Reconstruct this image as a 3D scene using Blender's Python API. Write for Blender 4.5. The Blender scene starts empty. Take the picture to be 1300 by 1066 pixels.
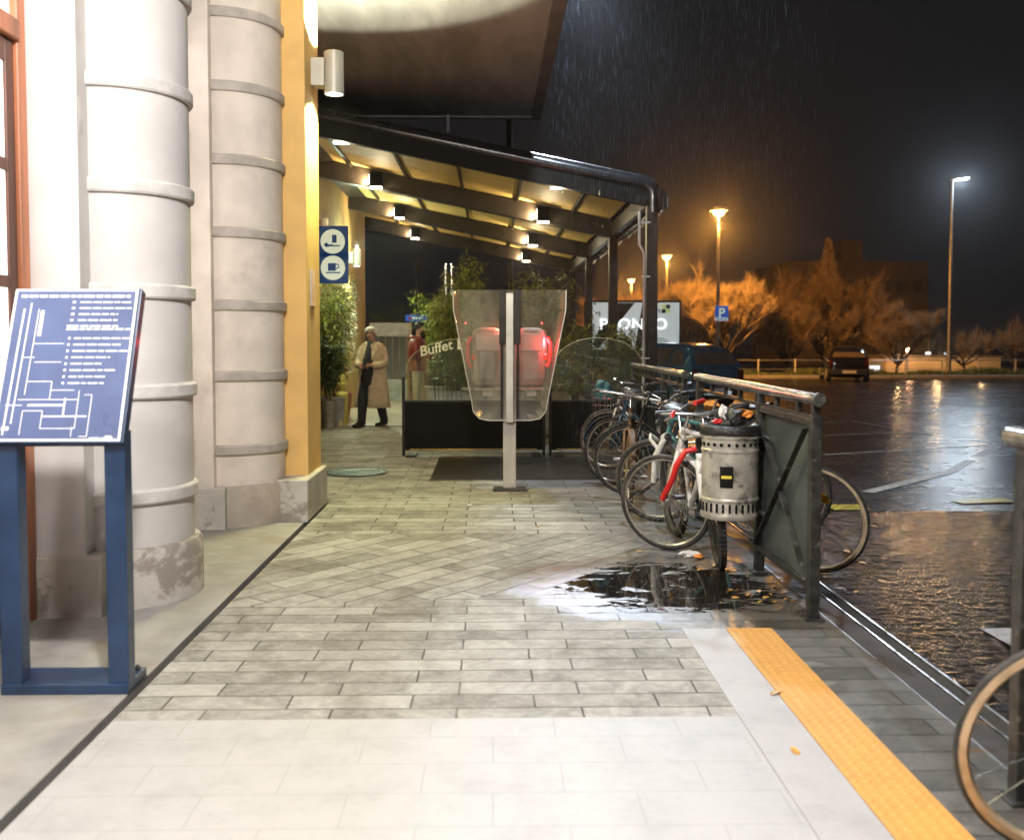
import bpy, bmesh, math, random
from mathutils import Vector, Matrix
random.seed(7)
PI = math.pi
R = math.radians
sc = bpy.context.scene
COL = sc.collection

# ------------------------------------------------------------------ camera maths
F = 1250.0
PXC, PYC = 650.0, 488.0
CAM = Vector((0, 0, 1.45))
pitch = math.atan(58 / F)
yaw = math.atan(25 / F)
CR = (Matrix.Rotation(-yaw, 3, 'Z') @ Matrix.Rotation(PI / 2 - pitch, 3, 'X'))

def ray(px, py):
    return CR @ Vector(((px - PXC) / F, -(py - PYC) / F, -1.0))

def G(px, py, z=0.0):
    d = ray(px, py)
    t = (z - CAM.z) / d.z
    return CAM + d * t

def A(px, py, Y):
    d = ray(px, py)
    return CAM + d * (Y / d.y)

# ------------------------------------------------------------------ object helpers
def tag(o, label=None, cat=None, group=None, kind=None):
    if label: o['label'] = label
    if cat: o['category'] = cat
    if group: o['group'] = group
    if kind: o['kind'] = kind
    return o

def thing(name, label, cat, loc=(0, 0, 0), rz=0.0, group=None, lean=0.0):
    o = bpy.data.objects.new(name, None)
    o.empty_display_size = 0.1
    COL.objects.link(o)
    o.location = loc
    o.rotation_mode = 'XYZ'
    o.rotation_euler = (lean, 0, rz)
    return tag(o, label, cat, group)

def children(o):
    return [c for c in bpy.data.objects if c.parent == o]

def copy_tree(o, parent=None):
    c = o.copy(); COL.objects.link(c); c.parent = parent
    for ch in children(o):
        copy_tree(ch, c)
    return c

class MB:
    """collects shapes; off is subtracted so that world coordinates can be used under an Empty"""
    def __init__(s, off=(0, 0, 0)):
        s.v = []; s.f = []; s.off = Vector(off); s.M = None
    def add(s, vs, fs):
        b = len(s.v)
        for p in vs:
            p = Vector(p)
            if s.M is not None: p = s.M @ p
            s.v.append(p - s.off)
        s.f += [tuple(b + i for i in f) for f in fs]
        return s
    def box(s, x0, x1, y0, y1, z0, z1, M=None):
        vs = [Vector((x, y, z)) for z in (z0, z1) for y in (y0, y1) for x in (x0, x1)]
        if M is not None: vs = [M @ p for p in vs]
        return s.add(vs, [(0, 2, 3, 1), (4, 5, 7, 6), (0, 1, 5, 4), (2, 6, 7, 3), (0, 4, 6, 2), (1, 3, 7, 5)])
    def bar(s, a, b, w, h=None, up=(0, 0, 1)):
        """box beam from a to b, w across, h along up"""
        a = Vector(a); b = Vector(b); h = w if h is None else h
        d = (b - a).normalized(); up = Vector(up)
        if abs(d.dot(up)) > .98: up = Vector((0, 1, 0))
        sd = d.cross(up).normalized() * (w / 2); u = sd.normalized().cross(d).normalized() * (h / 2)
        vs = [a - sd - u, a + sd - u, a + sd + u, a - sd + u, b - sd - u, b + sd - u, b + sd + u, b - sd + u]
        return s.add(vs, [(3, 2, 1, 0), (4, 5, 6, 7), (0, 1, 5, 4), (1, 2, 6, 5), (2, 3, 7, 6), (3, 0, 4, 7)])
    def tube(s, pts, r, n=8, cap=True, closed=False):
        pts = [Vector(p) for p in pts]
        rs = r if isinstance(r, (list, tuple)) else [r] * len(pts)
        m = len(pts); vs = []; fs = []
        ref = None
        for i, p in enumerate(pts):
            if closed: d = pts[(i + 1) % m] - pts[i - 1]
            elif i == 0: d = pts[1] - p
            elif i == m - 1: d = p - pts[i - 1]
            else: d = pts[i + 1] - pts[i - 1]
            d.normalize()
            if ref is None:
                ref = d.orthogonal().normalized()
            ref = (ref - d * ref.dot(d))
            if ref.length < 1e-6: ref = d.orthogonal()
            ref.normalize()
            q = d.cross(ref)
            for k in range(n):
                a = 2 * PI * k / n
                vs.append(p + (ref * math.cos(a) + q * math.sin(a)) * rs[i])
        for i in range(m if closed else m - 1):
            j = (i + 1) % m
            for k in range(n):
                l = (k + 1) % n
                fs.append((i * n + k, i * n + l, j * n + l, j * n + k))
        if cap and not closed:
            fs.append(tuple(reversed(range(n)))); fs.append(tuple((m - 1) * n + k for k in range(n)))
        return s.add(vs, fs)
    def lathe(s, prof, c=(0, 0, 0), n=32, a0=0, a1=2 * PI, capends=False):
        """prof: list of (r, z)"""
        c = Vector(c); vs = []; fs = []
        full = abs(a1 - a0 - 2 * PI) < 1e-6
        cols = n if full else n + 1
        for i in range(cols):
            a = a0 + (a1 - a0) * i / n
            for (r, z) in prof:
                vs.append(c + Vector((r * math.cos(a), r * math.sin(a), z)))
        m = len(prof)
        for i in range(n):
            j = (i + 1) % cols
            for k in range(m - 1):
                fs.append((i * m + k, j * m + k, j * m + k + 1, i * m + k + 1))
        if capends and full:
            fs.append(tuple(reversed([i * m for i in range(n)])))
            fs.append(tuple([i * m + m - 1 for i in range(n)]))
        return s.add(vs, fs)
    def prism(s, poly, M, d):
        """poly in the xy of M, extruded d along M's z"""
        n = len(poly)
        vs = [M @ Vector((x, y, 0)) for x, y in poly] + [M @ Vector((x, y, d)) for x, y in poly]
        fs = [tuple(reversed(range(n))), tuple(range(n, 2 * n))]
        for i in range(n):
            j = (i + 1) % n
            fs.append((i, j, n + j, n + i))
        return s.add(vs, fs)
    def build(s, name, m, parent=None, smooth=None, bevel=0.0, fix=True):
        me = bpy.data.meshes.new(name)
        me.from_pydata([tuple(p) for p in s.v], [], s.f)
        if fix:
            bm = bmesh.new(); bm.from_mesh(me)
            bmesh.ops.recalc_face_normals(bm, faces=bm.faces)
            bm.to_mesh(me); bm.free()
        if smooth is not None:
            me.polygons.foreach_set('use_smooth', [True] * len(me.polygons))
            me.update()
            if smooth < 180:
                me.set_sharp_from_angle(angle=R(smooth))
        me.materials.append(m)
        o = bpy.data.objects.new(name, me); COL.objects.link(o)
        if parent is not None: o.parent = parent
        if bevel > 0:
            b = o.modifiers.new('bev', 'BEVEL'); b.width = bevel; b.segments = 2; b.limit_method = 'ANGLE'; b.angle_limit = R(40)
        return o

def frameM(o, ex, ey):
    ex = Vector(ex).normalized(); ey = Vector(ey).normalized(); ez = ex.cross(ey)
    return Matrix(((ex.x, ey.x, ez.x, o[0]), (ex.y, ey.y, ez.y, o[1]), (ex.z, ey.z, ez.z, o[2]), (0, 0, 0, 1)))

# ------------------------------------------------------------------ materials
def nt(name):
    m = bpy.data.materials.new(name); m.use_nodes = True
    t = m.node_tree
    return m, t, t.nodes['Principled BSDF']

class NG:
    def __init__(s, t): s.t = t
    def n(s, typ, **kw):
        nd = s.t.nodes.new(typ)
        for k, v in kw.items():
            if k.startswith('_'): setattr(nd, k[1:], v)
        return nd
    def put(s, sock, v):
        if v is None: return
        if hasattr(v, 'is_output'): s.t.links.new(v, sock)
        else: sock.default_value = v
    def math(s, op, a, b=0.0, c=None, clamp=False):
        nd = s.n('ShaderNodeMath', _operation=op, _use_clamp=clamp)
        s.put(nd.inputs[0], a); s.put(nd.inputs[1], b)
        if c is not None: s.put(nd.inputs[2], c)
        return nd.outputs[0]
    def mix(s, f, a, b):
        nd = s.n('ShaderNodeMix', _data_type='RGBA')
        s.put(nd.inputs[0], f); s.put(nd.inputs[6], a); s.put(nd.inputs[7], b)
        return nd.outputs[2]
    def mixf(s, f, a, b):
        nd = s.n('ShaderNodeMix', _data_type='FLOAT')
        s.put(nd.inputs[0], f); s.put(nd.inputs[2], a); s.put(nd.inputs[3], b)
        return nd.outputs[0]
    def noise(s, vec, scale, detail=4, rough=.55, dist=0):
        nd = s.n('ShaderNodeTexNoise')
        s.put(nd.inputs['Vector'], vec); nd.inputs['Scale'].default_value = scale
        nd.inputs['Detail'].default_value = detail; nd.inputs['Roughness'].default_value = rough
        nd.inputs['Distortion'].default_value = dist
        return nd.outputs['Fac']
    def ramp(s, v, a, b):
        nd = s.n('ShaderNodeMapRange', _clamp=True, _interpolation_type='SMOOTHSTEP')
        s.put(nd.inputs[0], v); nd.inputs[1].default_value = a; nd.inputs[2].default_value = b
        return nd.outputs[0]
    def coord(s):
        return s.n('ShaderNodeTexCoord').outputs['Object']
    def mapping(s, vec, loc=(0, 0, 0), rot=(0, 0, 0), scale=(1, 1, 1)):
        nd = s.n('ShaderNodeMapping'); s.put(nd.inputs[0], vec)
        nd.inputs[1].default_value = loc; nd.inputs[2].default_value = rot; nd.inputs[3].default_value = scale
        return nd.outputs[0]
    def bump(s, h, strength=.3, dist=.01, normal=None):
        nd = s.n('ShaderNodeBump'); nd.inputs['Strength'].default_value = strength if not hasattr(strength, 'is_output') else 1
        if hasattr(strength, 'is_output'): s.put(nd.inputs['Strength'], strength)
        nd.inputs['Distance'].default_value = dist; s.put(nd.inputs['Height'], h)
        if normal is not None: s.put(nd.inputs['Normal'], normal)
        return nd.outputs[0]

def c4(c): return (c[0], c[1], c[2], 1)

def mat(name, col, rough=.5, metal=0., var=.18, scale=12., bump=.1, bdist=.004, col2=None, mscale=None, thr=(.45, .7), alpha=None, trans=None, coat=0, stretch=(1, 1, 1), spec=.5):
    m, t, b = nt(name); g = NG(t)
    v = g.mapping(g.coord(), scale=stretch)
    n1 = g.noise(v, scale, 5)
    n2 = g.noise(v, scale * 6, 3)
    dk = tuple(x * (1 - var * 1.6) for x in col)
    lt = tuple(min(1, x * (1 + var)) for x in col)
    cc = g.mix(g.ramp(n1, .3, .7), c4(dk), c4(lt))
    if col2 is not None:
        n3 = g.noise(v, mscale or scale * .4, 7, .65, .3)
        cc = g.mix(g.ramp(n3, *thr), cc, c4(col2))
    g.put(b.inputs['Base Color'], cc)
    g.put(b.inputs['Roughness'], g.math('ADD', rough - .08, g.math('MULTIPLY', n1, .16), clamp=True))
    b.inputs['Metallic'].default_value = metal
    b.inputs['Specular IOR Level'].default_value = spec
    if bump: g.put(b.inputs['Normal'], g.bump(g.math('ADD', n1, g.math('MULTIPLY', n2, .5)), bump, bdist))
    if alpha is not None: b.inputs['Alpha'].default_value = alpha
    if trans is not None: b.inputs['Transmission Weight'].default_value = trans; b.inputs['IOR'].default_value = 1.3
    if coat: b.inputs['Coat Weight'].default_value = coat; b.inputs['Coat Roughness'].default_value = .05
    return m

def emis(name, col, strength, base=(.8, .8, .8)):
    m, t, b = nt(name); g = NG(t)
    n = g.noise(g.coord(), 4, 2)
    g.put(b.inputs['Base Color'], c4(base))
    g.put(b.inputs['Emission Color'], c4(col))
    g.put(b.inputs['Emission Strength'], g.math('MULTIPLY', strength, g.math('ADD', .9, g.math('MULTIPLY', n, .2))))
    return m

def clear(name, tint=(1, 1, 1), dirt=.12, dcol=(.5, .48, .42), rough=.04, gloss=.08, dscale=6):
    """thin sheet of glass or acrylic: mostly see-through, some reflection, some dirt"""
    m = bpy.data.materials.new(name); m.use_nodes = True; t = m.node_tree; g = NG(t)
    for x in list(t.nodes): t.nodes.remove(x)
    out = g.n('ShaderNodeOutputMaterial')
    tr = g.n('ShaderNodeBsdfTransparent'); tr.inputs[0].default_value = c4(tint)
    gl = g.n('ShaderNodeBsdfGlossy'); gl.inputs['Roughness'].default_value = rough
    df = g.n('ShaderNodeBsdfDiffuse'); df.inputs[0].default_value = c4(dcol)
    fr = g.n('ShaderNodeFresnel'); fr.inputs[0].default_value = 1.45
    no = g.noise(g.mapping(g.coord(), scale=(1, 1, .4)), dscale, 6, .6)
    m1 = g.n('ShaderNodeMixShader'); g.put(m1.inputs[0], g.math('ADD', fr.outputs[0], gloss, clamp=True))
    t.links.new(tr.outputs[0], m1.inputs[1]); t.links.new(gl.outputs[0], m1.inputs[2])
    m2 = g.n('ShaderNodeMixShader'); g.put(m2.inputs[0], g.math('MULTIPLY', g.ramp(no, .2, .8), dirt * 2, clamp=True))
    t.links.new(m1.outputs[0], m2.inputs[1]); t.links.new(df.outputs[0], m2.inputs[2])
    t.links.new(m2.outputs[0], out.inputs[0])
    return m

M = {}
M['plaster_white'] = mat('plaster_white', (.62, .59, .56), .75, var=.05, scale=3, bump=.25, bdist=.006, col2=(.52, .48, .44), mscale=2.2, thr=(.55, .85))
M['plaster_warm'] = mat('plaster_warm', (.78, .69, .61), .8, var=.08, scale=3, bump=.25, bdist=.006, col2=(.5, .42, .36), mscale=1.6, thr=(.5, .8))
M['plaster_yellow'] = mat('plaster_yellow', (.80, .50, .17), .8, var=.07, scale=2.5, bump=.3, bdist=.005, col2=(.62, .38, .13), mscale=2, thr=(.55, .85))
M['plaster_yellow_dim'] = mat('dimmed_yellow_plaster', (.34, .22, .07), .85, var=.1, scale=2, bump=.3)  # yellow plaster with shade put into its colour, keeps the rear wall dim
M['band'] = mat('band_stone', (.48, .43, .39), .8, var=.12, scale=8, bump=.35, bdist=.005)
M['stone_base'] = mat('stone_base', (.55, .51, .46), .85, var=.1, scale=4, bump=.6, bdist=.012, col2=(.30, .26, .22), mscale=1.9, thr=(.56, .62))
M['soffit'] = mat('soffit_concrete', (.42, .42, .40), .85, var=.12, scale=1.4, bump=.2, bdist=.01, stretch=(3, .6, 1), col2=(.32, .32, .30), mscale=.9)
M['lip'] = mat('soffit_edge', (.15, .14, .13), .85, var=.15, scale=2)
M['wood'] = mat('red_wood', (.46, .17, .08), .42, var=.3, scale=5, bump=.15, stretch=(1, 1, .12))
M['wood_dark'] = mat('dark_wood', (.16, .06, .035), .45, var=.3, scale=5, bump=.15, stretch=(1, 1, .12))
M['pane_lit'] = emis('lit_pane', (1, .93, .86), 1.9)
M['blue'] = mat('blue_paint', (.012, .034, .085), .35, var=.12, scale=9, bump=.05, col2=(.02, .05, .12), coat=.3)
M['map_blue'] = mat('map_blue', (.085, .115, .235), .3, var=.1, scale=4, bump=.02)
M['map_white'] = mat('map_white', (.8, .8, .82), .5, var=.02, scale=9, bump=0)
M['metal_dark'] = mat('dark_steel', (.018, .017, .015), .42, .2, var=.25, scale=9, bump=.08, spec=.3)
M['beam'] = mat('beam_steel', (.032, .026, .02), .42, .2, var=.15, scale=5, bump=.05, spec=.3)
M['roofmetal'] = mat('wet_roof_metal', (.012, .012, .013), .26, .0, var=.2, scale=7, bump=.25, bdist=.006)
M['black'] = mat('black_panel', (.006, .006, .0055), .7, var=.25, scale=6, bump=.05, spec=.12)
M['rack'] = mat('worn_rack_steel', (.04, .04, .037), .45, .35, var=.35, scale=14, bump=.3, col2=(.16, .155, .13), mscale=22, thr=(.55, .7))
M['rail'] = mat('wet_galvanised_rail', (.42, .41, .39), .2, .85, var=.25, scale=16, bump=.2, bdist=.002)
M['racksheet'] = mat('grey_rack_sheet', (.075, .088, .08), .35, .2, var=.15, scale=4, bump=.1, col2=(.10, .112, .10), mscale=5)
M['galv'] = mat('galvanised_bin', (.50, .47, .40), .42, .45, var=.2, scale=9, bump=.25, bdist=.003, col2=(.10, .09, .075), mscale=7, thr=(.52, .68))
M['plastic_bag'] = mat('black_bag', (.012, .012, .013), .18, var=.2, scale=30, bump=.8, bdist=.01)
M['rubber'] = mat('tyre_rubber', (.022, .021, .02), .7, var=.3, scale=40, bump=.3, bdist=.002, col2=(.075, .06, .045), mscale=8)
M['rubber_brown'] = mat('dirty_tyre', (.075, .05, .035), .8, var=.3, scale=30, bump=.3, bdist=.002)
M['rim'] = mat('alloy_rim', (.62, .58, .5), .3, .8, var=.15, scale=20, bump=.05)
M['rim_gold'] = mat('tan_rim', (.42, .29, .15), .35, .5, var=.2, scale=14, bump=.08)
M['chrome'] = mat('chrome', (.6, .6, .58), .18, .95, var=.1, scale=15, bump=.03)
M['white_paint'] = mat('white_bike_paint', (.72, .70, .66), .32, var=.08, scale=18, bump=.05, col2=(.4, .36, .3), mscale=14, thr=(.6, .72), coat=.4)
M['teal'] = mat('teal_paint', (.06, .19, .19), .3, var=.15, scale=12, bump=.03, coat=.5)
M['red'] = mat('red_plastic', (.62, .02, .015), .35, var=.12, scale=12, bump=.03)
M['bike_blue'] = mat('dark_blue_paint', (.015, .05, .08), .3, var=.15, scale=12, bump=.03, coat=.5)
M['bike_brown'] = mat('rusty_frame', (.12, .06, .03), .5, .2, var=.3, scale=14, bump=.2)
M['bike_black'] = mat('black_paint', (.015, .015, .015), .25, var=.15, scale=12, bump=.03, coat=.5)
M['silver'] = mat('brushed_silver', (.55, .53, .5), .35, .5, var=.08, scale=5, bump=.03)
M['phone_grey'] = mat('payphone_grey', (.40, .40, .38), .35, .3, var=.08, scale=7, bump=.03)
M['phone_red'] = mat('payphone_red', (.65, .03, .04), .3, var=.08, scale=7, bump=.02)
M['post_worn'] = mat('worn_post', (.50, .46, .42), .55, .25, var=.12, scale=8, bump=.25, col2=(.26, .22, .18), mscale=9, stretch=(1, 1, .3), thr=(.5, .75))
M['acrylic'] = clear('acrylic', (.94, .92, .88), .12, (.5, .45, .36), .07, .05, 5)
M['glass'] = clear('terrace_glass', (.86, .90, .84), .05, (.4, .42, .35), .02, .06, 3)
M['carglass'] = mat('car_glass', (.075, .06, .05), .08, var=.1, scale=2, bump=0, coat=.6)
M['roofpanel'] = mat('roof_panel', (.60, .44, .15), .6, var=.08, scale=3, bump=.05, stretch=(.4, 3, 1))
M['leaf_paint'] = None
M['cane'] = mat('bamboo_cane', (.20, .17, .05), .5, var=.2, scale=15, bump=.1)
M['zinc'] = mat('zinc_planter', (.30, .29, .25), .45, .3, var=.15, scale=6, bump=.1)
M['terracotta'] = mat('terracotta', (.35, .14, .08), .75, var=.15, scale=10, bump=.15)
M['yellowbin'] = mat('yellow_paint', (.62, .54, .12), .45, var=.08, scale=6, bump=.05)
M['bark'] = mat('wet_bark', (.10, .075, .05), .8, var=.3, scale=9, bump=.6, bdist=.02)
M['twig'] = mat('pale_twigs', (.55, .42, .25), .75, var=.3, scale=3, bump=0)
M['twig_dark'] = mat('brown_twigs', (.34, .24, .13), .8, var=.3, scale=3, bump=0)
M['pole'] = mat('galvanised_pole', (.34, .34, .33), .4, .5, var=.15, scale=5, bump=.1)
M['farwall'] = mat('far_block_wall', (.17, .14, .12), .9, var=.12, scale=.4, bump=.1)
M['farwin'] = mat('dark_window', (.10, .085, .07), .5, var=.1, scale=2, bump=0)
M['ochre'] = mat('ochre_wall', (.62, .45, .26), .85, var=.1, scale=.8, bump=.1)
M['skin'] = mat('skin', (.50, .28, .19), .55, var=.08, scale=30, bump=.03)
M['hair_white'] = mat('white_hair', (.62, .60, .52), .7, var=.15, scale=60, bump=.5)
M['hair_dark'] = mat('dark_hair', (.02, .014, .01), .6, var=.2, scale=60, bump=.4)
M['coat'] = mat('beige_coat', (.58, .46, .30), .85, var=.1, scale=12, bump=.25, bdist=.008)
M['coat_red'] = mat('red_jacket', (.20, .022, .022), .55, var=.15, scale=14, bump=.4, bdist=.01)
M['chino'] = mat('beige_trousers', (.52, .44, .32), .85, var=.1, scale=14, bump=.3, bdist=.008)
M['cloth_dark'] = mat('dark_cloth', (.015, .016, .018), .8, var=.2, scale=14, bump=.2)
M['shoe'] = mat('black_shoe', (.012, .011, .01), .3, var=.2, scale=14, bump=.1)
M['carpaint'] = mat('blue_car_paint', (.03, .10, .16), .16, .3, var=.1, scale=2, bump=.05, bdist=.002, coat=1)
M['carblack'] = mat('black_car_paint', (.008, .008, .009), .16, .2, var=.1, scale=2, bump=.05, bdist=.002, coat=1)
M['plastic'] = mat('black_plastic', (.02, .02, .02), .5, var=.15, scale=12, bump=.1)
M['taillight'] = mat('taillight_red', (.06, .003, .003), .15, var=.1, scale=12, bump=0, coat=.5)
M['plate'] = mat('plate_white', (.6, .6, .58), .4, var=.03, scale=12, bump=0)
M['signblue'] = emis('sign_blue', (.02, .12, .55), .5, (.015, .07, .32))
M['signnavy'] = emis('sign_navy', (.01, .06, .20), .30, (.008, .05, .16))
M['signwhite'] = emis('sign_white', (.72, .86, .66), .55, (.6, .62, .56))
M['paper'] = mat('paper', (.75, .73, .7), .7, var=.06, scale=12, bump=.3)
M['orange'] = mat('orange_print', (.75, .25, .04), .6, var=.1, scale=12, bump=.1)
M['yellowmark'] = mat('yellow_marking', (.42, .33, .03), .35, var=.2, scale=14, bump=.2, col2=(.16, .13, .05), mscale=16, thr=(.55, .7))
M['whitemark'] = mat('white_marking', (.40, .38, .36), .4, var=.2, scale=14, bump=.2, col2=(.1, .09, .08), mscale=16, thr=(.52, .68))
M['bulb_white'] = emis('bulb_white', (.92, .96, 1), 14)
M['bulb_cool'] = emis('bulb_cool', (.75, .88, 1), 60)
M['bulb_warm'] = emis('bulb_warm', (1, .80, .66), 6)
M['bulb_sodium'] = emis('bulb_sodium', (1, .45, .10), 70)
M['bulb_small'] = emis('bulb_small', (1, .55, .3), 30)
M['red_led'] = emis('red_led', (1, .05, .06), 10)
M['tube_green'] = emis('tube_light', (.75, 1, .8), 5)
M['ad_light'] = emis('backlit_poster', (.52, .60, .62), .55)
M['ad_white'] = emis('backlit_letter', (.9, .95, .97), 1.3)
M['ad_dark'] = mat('poster_ink', (.012, .016, .024), .5, var=.1)
M['ad_green'] = emis('poster_green', (.45, .65, .05), .4)
M['far_lit'] = emis('far_lit_window', (.7, .85, 1), 1.2)

# ---- leaves with light and dark tones by position
def leafmat(name, a, b, sc_=9):
    m, t, bs = nt(name); g = NG(t)
    n = g.noise(g.coord(), sc_, 3)
    g.put(bs.inputs['Base Color'], g.mix(g.ramp(n, .35, .65), c4(a), c4(b)))
    bs.inputs['Roughness'].default_value = .42
    bs.inputs['Transmission Weight'].default_value = 0
    return m
M['leaf'] = leafmat('bamboo_leaf', (.09, .12, .012), (.30, .32, .04))
M['leaf_glossy'] = leafmat('laurel_leaf', (.02, .04, .01), (.07, .11, .03))
M['grassblade'] = leafmat('grass_blade', (.05, .085, .012), (.13, .16, .025), 3)
M['leaf_autumn'] = leafmat('fallen_leaf', (.45, .20, .03), (.55, .34, .08), 30)

# ---- pavement
def pavement_mat():
    m, t, b = nt('paving_slabs'); g = NG(t)
    co = g.coord()
    sep = g.n('ShaderNodeSeparateXYZ'); g.put(sep.inputs[0], co)
    X, Y = sep.outputs[0], sep.outputs[1]
    wob = g.noise(co, 6, 3)
    def brick(vec, w, h, mort, off=.5):
        nd = g.n('ShaderNodeTexBrick', _offset=off, _squash=1.0)
        g.put(nd.inputs['Vector'], vec)
        nd.inputs['Scale'].default_value = 1; nd.inputs['Brick Width'].default_value = w; nd.inputs['Row Height'].default_value = h
        nd.inputs['Mortar Size'].default_value = mort; nd.inputs['Mortar Smooth'].default_value = .3
        nd.inputs['Color1'].default_value = (0, 0, 0, 1); nd.inputs['Color2'].default_value = (1, 1, 1, 1); nd.inputs['Mortar'].default_value = (.5, .5, .5, 1)
        return nd
    # slight warping so joints are not ruler-straight
    wv = g.n('ShaderNodeVectorMath', _operation='MULTIPLY_ADD')
    nz = g.n('ShaderNodeTexNoise'); nz.inputs['Scale'].default_value = 3.5; g.put(nz.inputs['Vector'], co)
    g.put(wv.inputs[0], nz.outputs['Color']); wv.inputs[1].default_value = (.018, .018, 0); g.put(wv.inputs[2], co)
    wc = wv.outputs[0]
    A_ = brick(g.mapping(wc, loc=(.13, .012, 0)), .49, .1475, .0045, .37)
    B_ = brick(g.mapping(wc, rot=(0, 0, R(-50))), .60, .17, .0055, .42)
    C_ = brick(g.mapping(wc, loc=(.2, .05, 0)), .55, .17, .006, .31)
    yb = g.math('ADD', Y, g.math('MULTIPLY', X, -.12))
    isB = g.math('MULTIPLY', g.math('GREATER_THAN', yb, 5.47), g.math('LESS_THAN', Y, 7.3))
    isC = g.math('GREATER_THAN', Y, 7.3)
    bc = g.mix(isC, g.mix(isB, A_.outputs[0], B_.outputs[0]), C_.outputs[0])
    mo = g.mixf(isC, g.mixf(isB, A_.outputs[1], B_.outputs[1]), C_.outputs[1])
    # break up joints: some are filled and hard to see
    fill = g.ramp(g.noise(co, 2.2, 4, .6), .32, .58)
    mo_v = g.math('MULTIPLY', mo, g.mixf(fill, .6, 1.0))
    stain = g.noise(co, 1.3, 7, .65, .4)
    fine = g.noise(co, 26, 5, .7)
    grime = g.noise(co, 5, 6, .7, .6)
    tone = g.math('ADD', g.math('MULTIPLY', bc, .17), g.math('ADD', g.math('MULTIPLY', grime, .62), g.math('MULTIPLY', fine, .3)))
    dry = g.mix(g.ramp(tone, .25, .85), (.12, .11, .09, 1), (.48, .46, .415, 1))
    dry = g.mix(g.math('MULTIPLY', g.ramp(stain, .50, .68), .7), dry, (.12, .10, .075, 1))
    dry = g.mix(g.math('MULTIPLY', mo_v, .92), dry, (.045, .038, .03, 1))
    # wet zone out from under the slab, and the puddle
    wn = g.math('MULTIPLY', g.math('SUBTRACT', g.noise(co, 3.2, 6, .65, .5), .5), .9)
    xw = g.math('ADD', X, g.math('MULTIPLY', wn, 1.0))
    wet1 = g.ramp(xw, 1.16, 1.42)
    wet2 = g.math('MULTIPLY', g.ramp(g.math('ADD', xw, g.math('MULTIPLY', g.math('SUBTRACT', Y, 6.3), .16)), .62, 1.15), g.math('GREATER_THAN', Y, 5.15))
    dx = g.math('DIVIDE', g.math('SUBTRACT', X, 1.12), .80)
    dy = g.math('DIVIDE', g.math('SUBTRACT', Y, 5.72), .72)
    dd = g.math('ADD', g.math('MULTIPLY', dx, dx), g.math('MULTIPLY', dy, dy))
    pn = g.math('ADD', g.math('MULTIPLY', g.math('SUBTRACT', g.noise(g.mapping(co, scale=(1, 2.3, 1)), 4.2, 8, .72, .8), .5), 3.4), g.math('MULTIPLY', g.math('SUBTRACT', bc, .5), .5))
    pd = g.math('ADD', dd, pn)
    halo = g.math('SUBTRACT', 1, g.ramp(pd, 1.2, 1.6))
    pud = g.math('SUBTRACT', 1, g.ramp(pd, .42, .56))
    wet = g.math('MAXIMUM', g.math('MAXIMUM', wet1, g.math('MULTIPLY', wet2, .8)), g.math('MULTIPLY', halo, .6))
    wetc = g.n('ShaderNodeHueSaturation'); g.put(wetc.inputs['Color'], dry); wetc.inputs['Value'].default_value = .30; wetc.inputs['Saturation'].default_value = 1.1
    col = g.mix(wet, dry, wetc.outputs[0])
    col = g.mix(pud, col, (.012, .010, .009, 1))
    g.put(b.inputs['Base Color'], col)
    ro = g.mixf(wet, .78, g.math('ADD', .42, g.math('MULTIPLY', g.ramp(grime, .3, .7), .3)))
    ro = g.mixf(halo, ro, g.math('ADD', .24, g.math('MULTIPLY', grime, .16)))
    ro = g.mixf(pud, ro, .03)
    g.put(b.inputs['Roughness'], ro)
    h = g.math('ADD', g.math('MULTIPLY', mo, -1.0), g.math('ADD', g.math('MULTIPLY', fine, .35), g.math('MULTIPLY', grime, .6)))
    st = g.math('MULTIPLY', g.math('SUBTRACT', 1, pud), 1.0)
    g.put(b.inputs['Normal'], g.bump(h, st, .009))
    return m
M['paving'] = pavement_mat()

def cobble_mat():
    m, t, b = nt('wet_cobbles'); g = NG(t); co = g.coord()
    vo = g.n('ShaderNodeTexVoronoi', _feature='DISTANCE_TO_EDGE'); g.put(vo.inputs['Vector'], co); vo.inputs['Scale'].default_value = 10.5; vo.inputs['Randomness'].default_value = .45
    vc = g.n('ShaderNodeTexVoronoi'); g.put(vc.inputs['Vector'], co); vc.inputs['Scale'].default_value = 10.5; vc.inputs['Randomness'].default_value = .45
    e = g.ramp(vo.outputs['Distance'], .0, .22)
    fine = g.noise(co, 45, 4, .7)
    big = g.noise(co, 3, 4)
    col = g.mix(e, (.004, .0035, .003, 1), g.mix(vc.outputs['Color'], (.010, .008, .0075, 1), (.02, .015, .0135, 1)))
    g.put(b.inputs['Base Color'], col)
    b.inputs['Specular IOR Level'].default_value = .11
    g.put(b.inputs['Roughness'], g.math('ADD', .05, g.math('MULTIPLY', fine, .2)))
    mid = g.noise(co, 24, 3, .6)
    h = g.math('ADD', e, g.math('ADD', g.math('MULTIPLY', fine, .5), g.math('ADD', g.math('MULTIPLY', big, .3), g.math('MULTIPLY', mid, .55))))
    g.put(b.inputs['Normal'], g.bump(h, 1.0, .013))
    return m
M['cobble'] = cobble_mat()

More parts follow.
